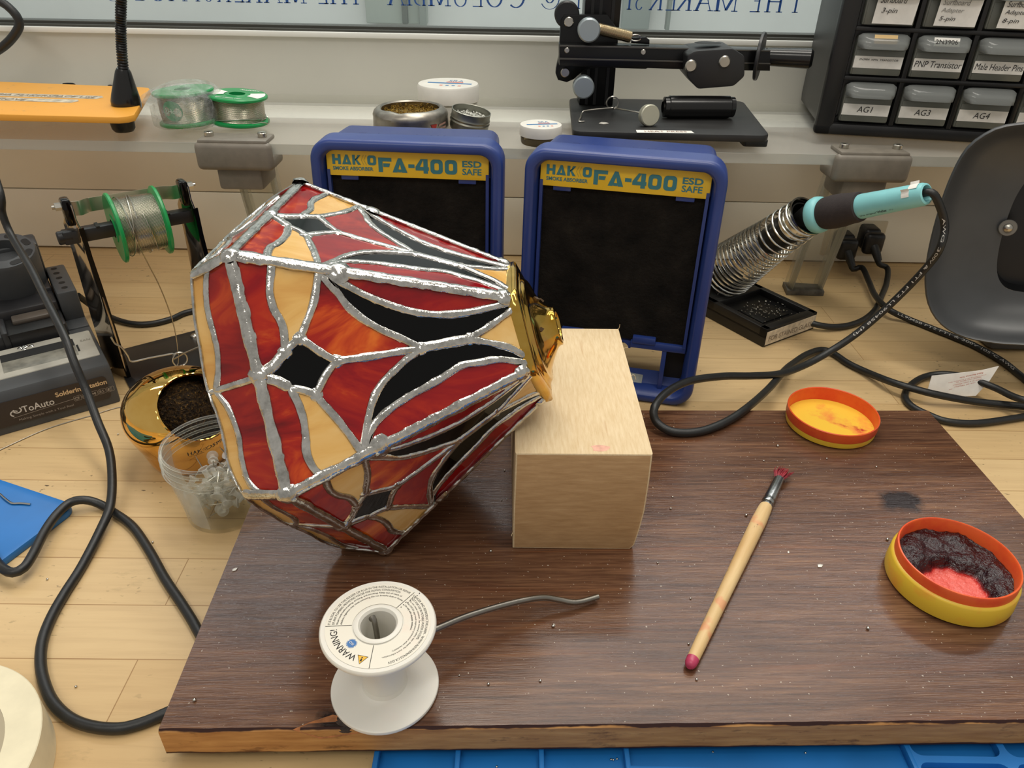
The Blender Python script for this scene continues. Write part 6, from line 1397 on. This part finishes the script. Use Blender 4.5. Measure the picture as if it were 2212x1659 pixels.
# ------------------------------------------------------------------ small parts cabinet
co = at(1765, 290, SZ); cab = thing('parts_cabinet', 'black small parts drawer cabinet with labelled drawers at right end of shelf', 'cabinet', (co.x, co.y, SZ), rad(-10))
m_cab = pm('cabinet_black', (26, 26, 27), .42, var=.06, vs=12); m_cabs = pm('cabinet_side', (58, 58, 58), .42, var=.05, vs=12)
CX, CZ, CW, CHh, PX, PZ2 = .0190, .0148, .0535, .0430, .0605, .0492
NC, NRW = 4, 5; WW = CX + NC * PX + .012; HH = CZ + NRW * PZ2 + .012
mb = MB().prism([(.004, .006), (.003, .014), (.003, HH), (WW, HH), (WW, .004), (.006, .004)], -.172, -.012, M=Matrix(((1, 0, 0, 0), (0, 0, -1, 0), (0, 1, 0, 0), (0, 0, 0, 1))), bev=.006, seg=3); mb.build('cabinet_shell', m_cabs, cab)
mb = MB()
def fb_(a, b, bev=.0015): mb.box((a[0], 0, a[1]), (b[0], .014, b[1]), bev=bev)
fb_((-.004, .0), (CX - .003, HH), .004); fb_((-.004, 0), (WW, CZ - .0015), .004); fb_((WW - .009, 0), (WW, HH), .004); fb_((-.004, HH - .012), (WW, HH), .004)
for i in range(1, NC): mb.box((CX + i * PX - (PX - CW) + .001, .002, CZ - .002), (CX + i * PX - .001, .03, HH - .01), bev=.001)
for j in range(1, NRW): mb.box((CX - .004, .001, CZ + j * PZ2 - (PZ2 - CHh) + .001), (WW - .008, .03, CZ + j * PZ2 - .0008), bev=.001)
mb.build('front_frame', m_cab, cab)
m_dr = pm('smoky_drawer', (106, 108, 100), .28, var=.05, vs=16); m_hood = clear('smoky_hood', (196, 198, 194), gloss=.55, body=.42, bodycol=(176, 180, 178))
LABELS = {(0, 0): [('AG1', 0)], (1, 0): [('AG3', 0)], (2, 0): [('AG4', 0)], (3, 0): [('', 0)], (0, 1): [('2N3904  NPN  TRANSISTOR', 1)], (1, 1): [('PNP Transistor', 2), ('2N3906', 3)], (2, 1): [('Male Header Pins', 2)], (0, 2): [('Surfboard|3-pin', 4)], (1, 2): [('Surfboard|Adapter|5-pin', 5)], (2, 2): [('Surfboard|Adapter|8-pin', 4)]}
m_pen = pm('pen_black', (52, 50, 50), .7); m_penf = pm('pen_faded', (150, 148, 144), .7)
for j in range(4):
    for i in range(NC):
        x, z = CX + i * PX + .0008, CZ; z += j * PZ2
        w = CW - .0016; D = MB().box((x, .003, z + .0005), (x + w, .15, z + .0395), bev=.0018)
        D.box((x + .002, .0022, z + .001), (x + w - .002, .0032, z + .026), bev=.0006)
        dr = D.build('drawer', m_dr, cab)
        pr = [(.003, .0425), (-.003, .0418), (-.0085, .0385), (-.0118, .033), (-.0124, .0282), (-.0112, .0278), (-.0095, .031), (-.004, .0345), (.003, .0355)]
        hm_ = MB(); NN = 14; vs = []
        for k in range(NN + 1):
            u = k / NN; s_ = (1 - abs(2 * u - 1) ** 6) ** .5 if 0 < u < 1 else 0.0; s_ = .25 + .75 * s_
            for y, zz in pr: vs.append((x + w * u, .003 + (y - .003) * s_, z + .0335 + (zz - .0335) * (.55 + .45 * s_)))
        n = len(pr); hm_.add(vs, [(a * n + c_, a * n + (c_ + 1) % n, a * n + n + (c_ + 1) % n, a * n + n + c_) for a in range(NN) for c_ in range(n)] + [tuple(range(n)), tuple(NN * n + c_ for c_ in range(n - 1, -1, -1))])
        hm_.build('pull_hood', m_hood, dr, sharp=50)
        for s, kind in LABELS.get((i, j), []):
            Md = facing((x, .0019, z), (1, 0, 0)); lb = MB()
            if kind in (0, 1, 2):
                lb.add([(.0012, .0078, 0), (w - .0012, .0078, 0), (w - .0012, .0198, 0), (.0012, .0198, 0)], [(0, 1, 2, 3)], 0, Md)
                if s and kind == 0: text(lb, s, Md @ Matrix.Translation((w / 2 - .001, .0112, .0002)), w=.0165, h=.0062, mi=1, shear=.18, align='c')
                elif kind == 1: text(lb, s, Md @ Matrix.Translation((.006, .0155, .0002)), w=w - .012, h=.0019, mi=1, shear=.15)
                elif s: text(lb, s, Md @ Matrix.Translation((.0026, .0112, .0002)), w=w - .0048, h=.0062, mi=1, shear=.18)
            elif kind == 3:
                hmM = Matrix(((1, 0, 0, x + .0125), (0, .5, -.82, -.0072), (0, .82, .5, z + .0374), (0, 0, 0, 1)))
                lb.add([(0, -.0055, .0016), (.025, -.0055, .0016), (.025, .004, .0016), (0, .004, .0016)], [(0, 1, 2, 3)], 0, hmM); text(lb, s, hmM @ Matrix.Translation((.0015, -.0030, .0019)), w=.0215, h=.0048, mi=1)
            else:
                lb.add([(.008, .003, -.0004), (w - .004, .003, -.0004), (w - .0025, .0325, .0), (.009, .034, .0)], [(0, 1, 2, 3)], 0, Md @ Matrix.Translation((0, 0, .0075)))
                rows = s.split('|')
                for k, tx_ in enumerate(rows): text(lb, tx_, Md @ Matrix.Translation((.0115 + (.003 if k == len(rows) - 1 and len(rows) == 2 else 0), .0225 - k * (.0105 if len(rows) == 2 else .0078), .0080)), w=min(.026, .0031 * len(tx_)), h=.0062 if len(rows) == 2 else .0052, mi=1 if (kind == 4 or k == 2) else 2, shear=.25)
            lb.build('drawer_label', [paper, m_pen, m_penf], dr, recalc=False)
        if (i, j) == (0, 1):
            hmM = Matrix(((1, 0, 0, x + .014), (0, .5, -.82, -.0072), (0, .82, .5, z + .0374), (0, 0, 0, 1)))
            MB().add([(0, -.0055, .0016), (.023, -.0055, .0016), (.023, .0045, .0016), (0, .0045, .0016)], [(0, 1, 2, 3)], 0, hmM).build('tan_sticker', pm('tan_tape', (226, 192, 132), .6), dr, recalc=False)
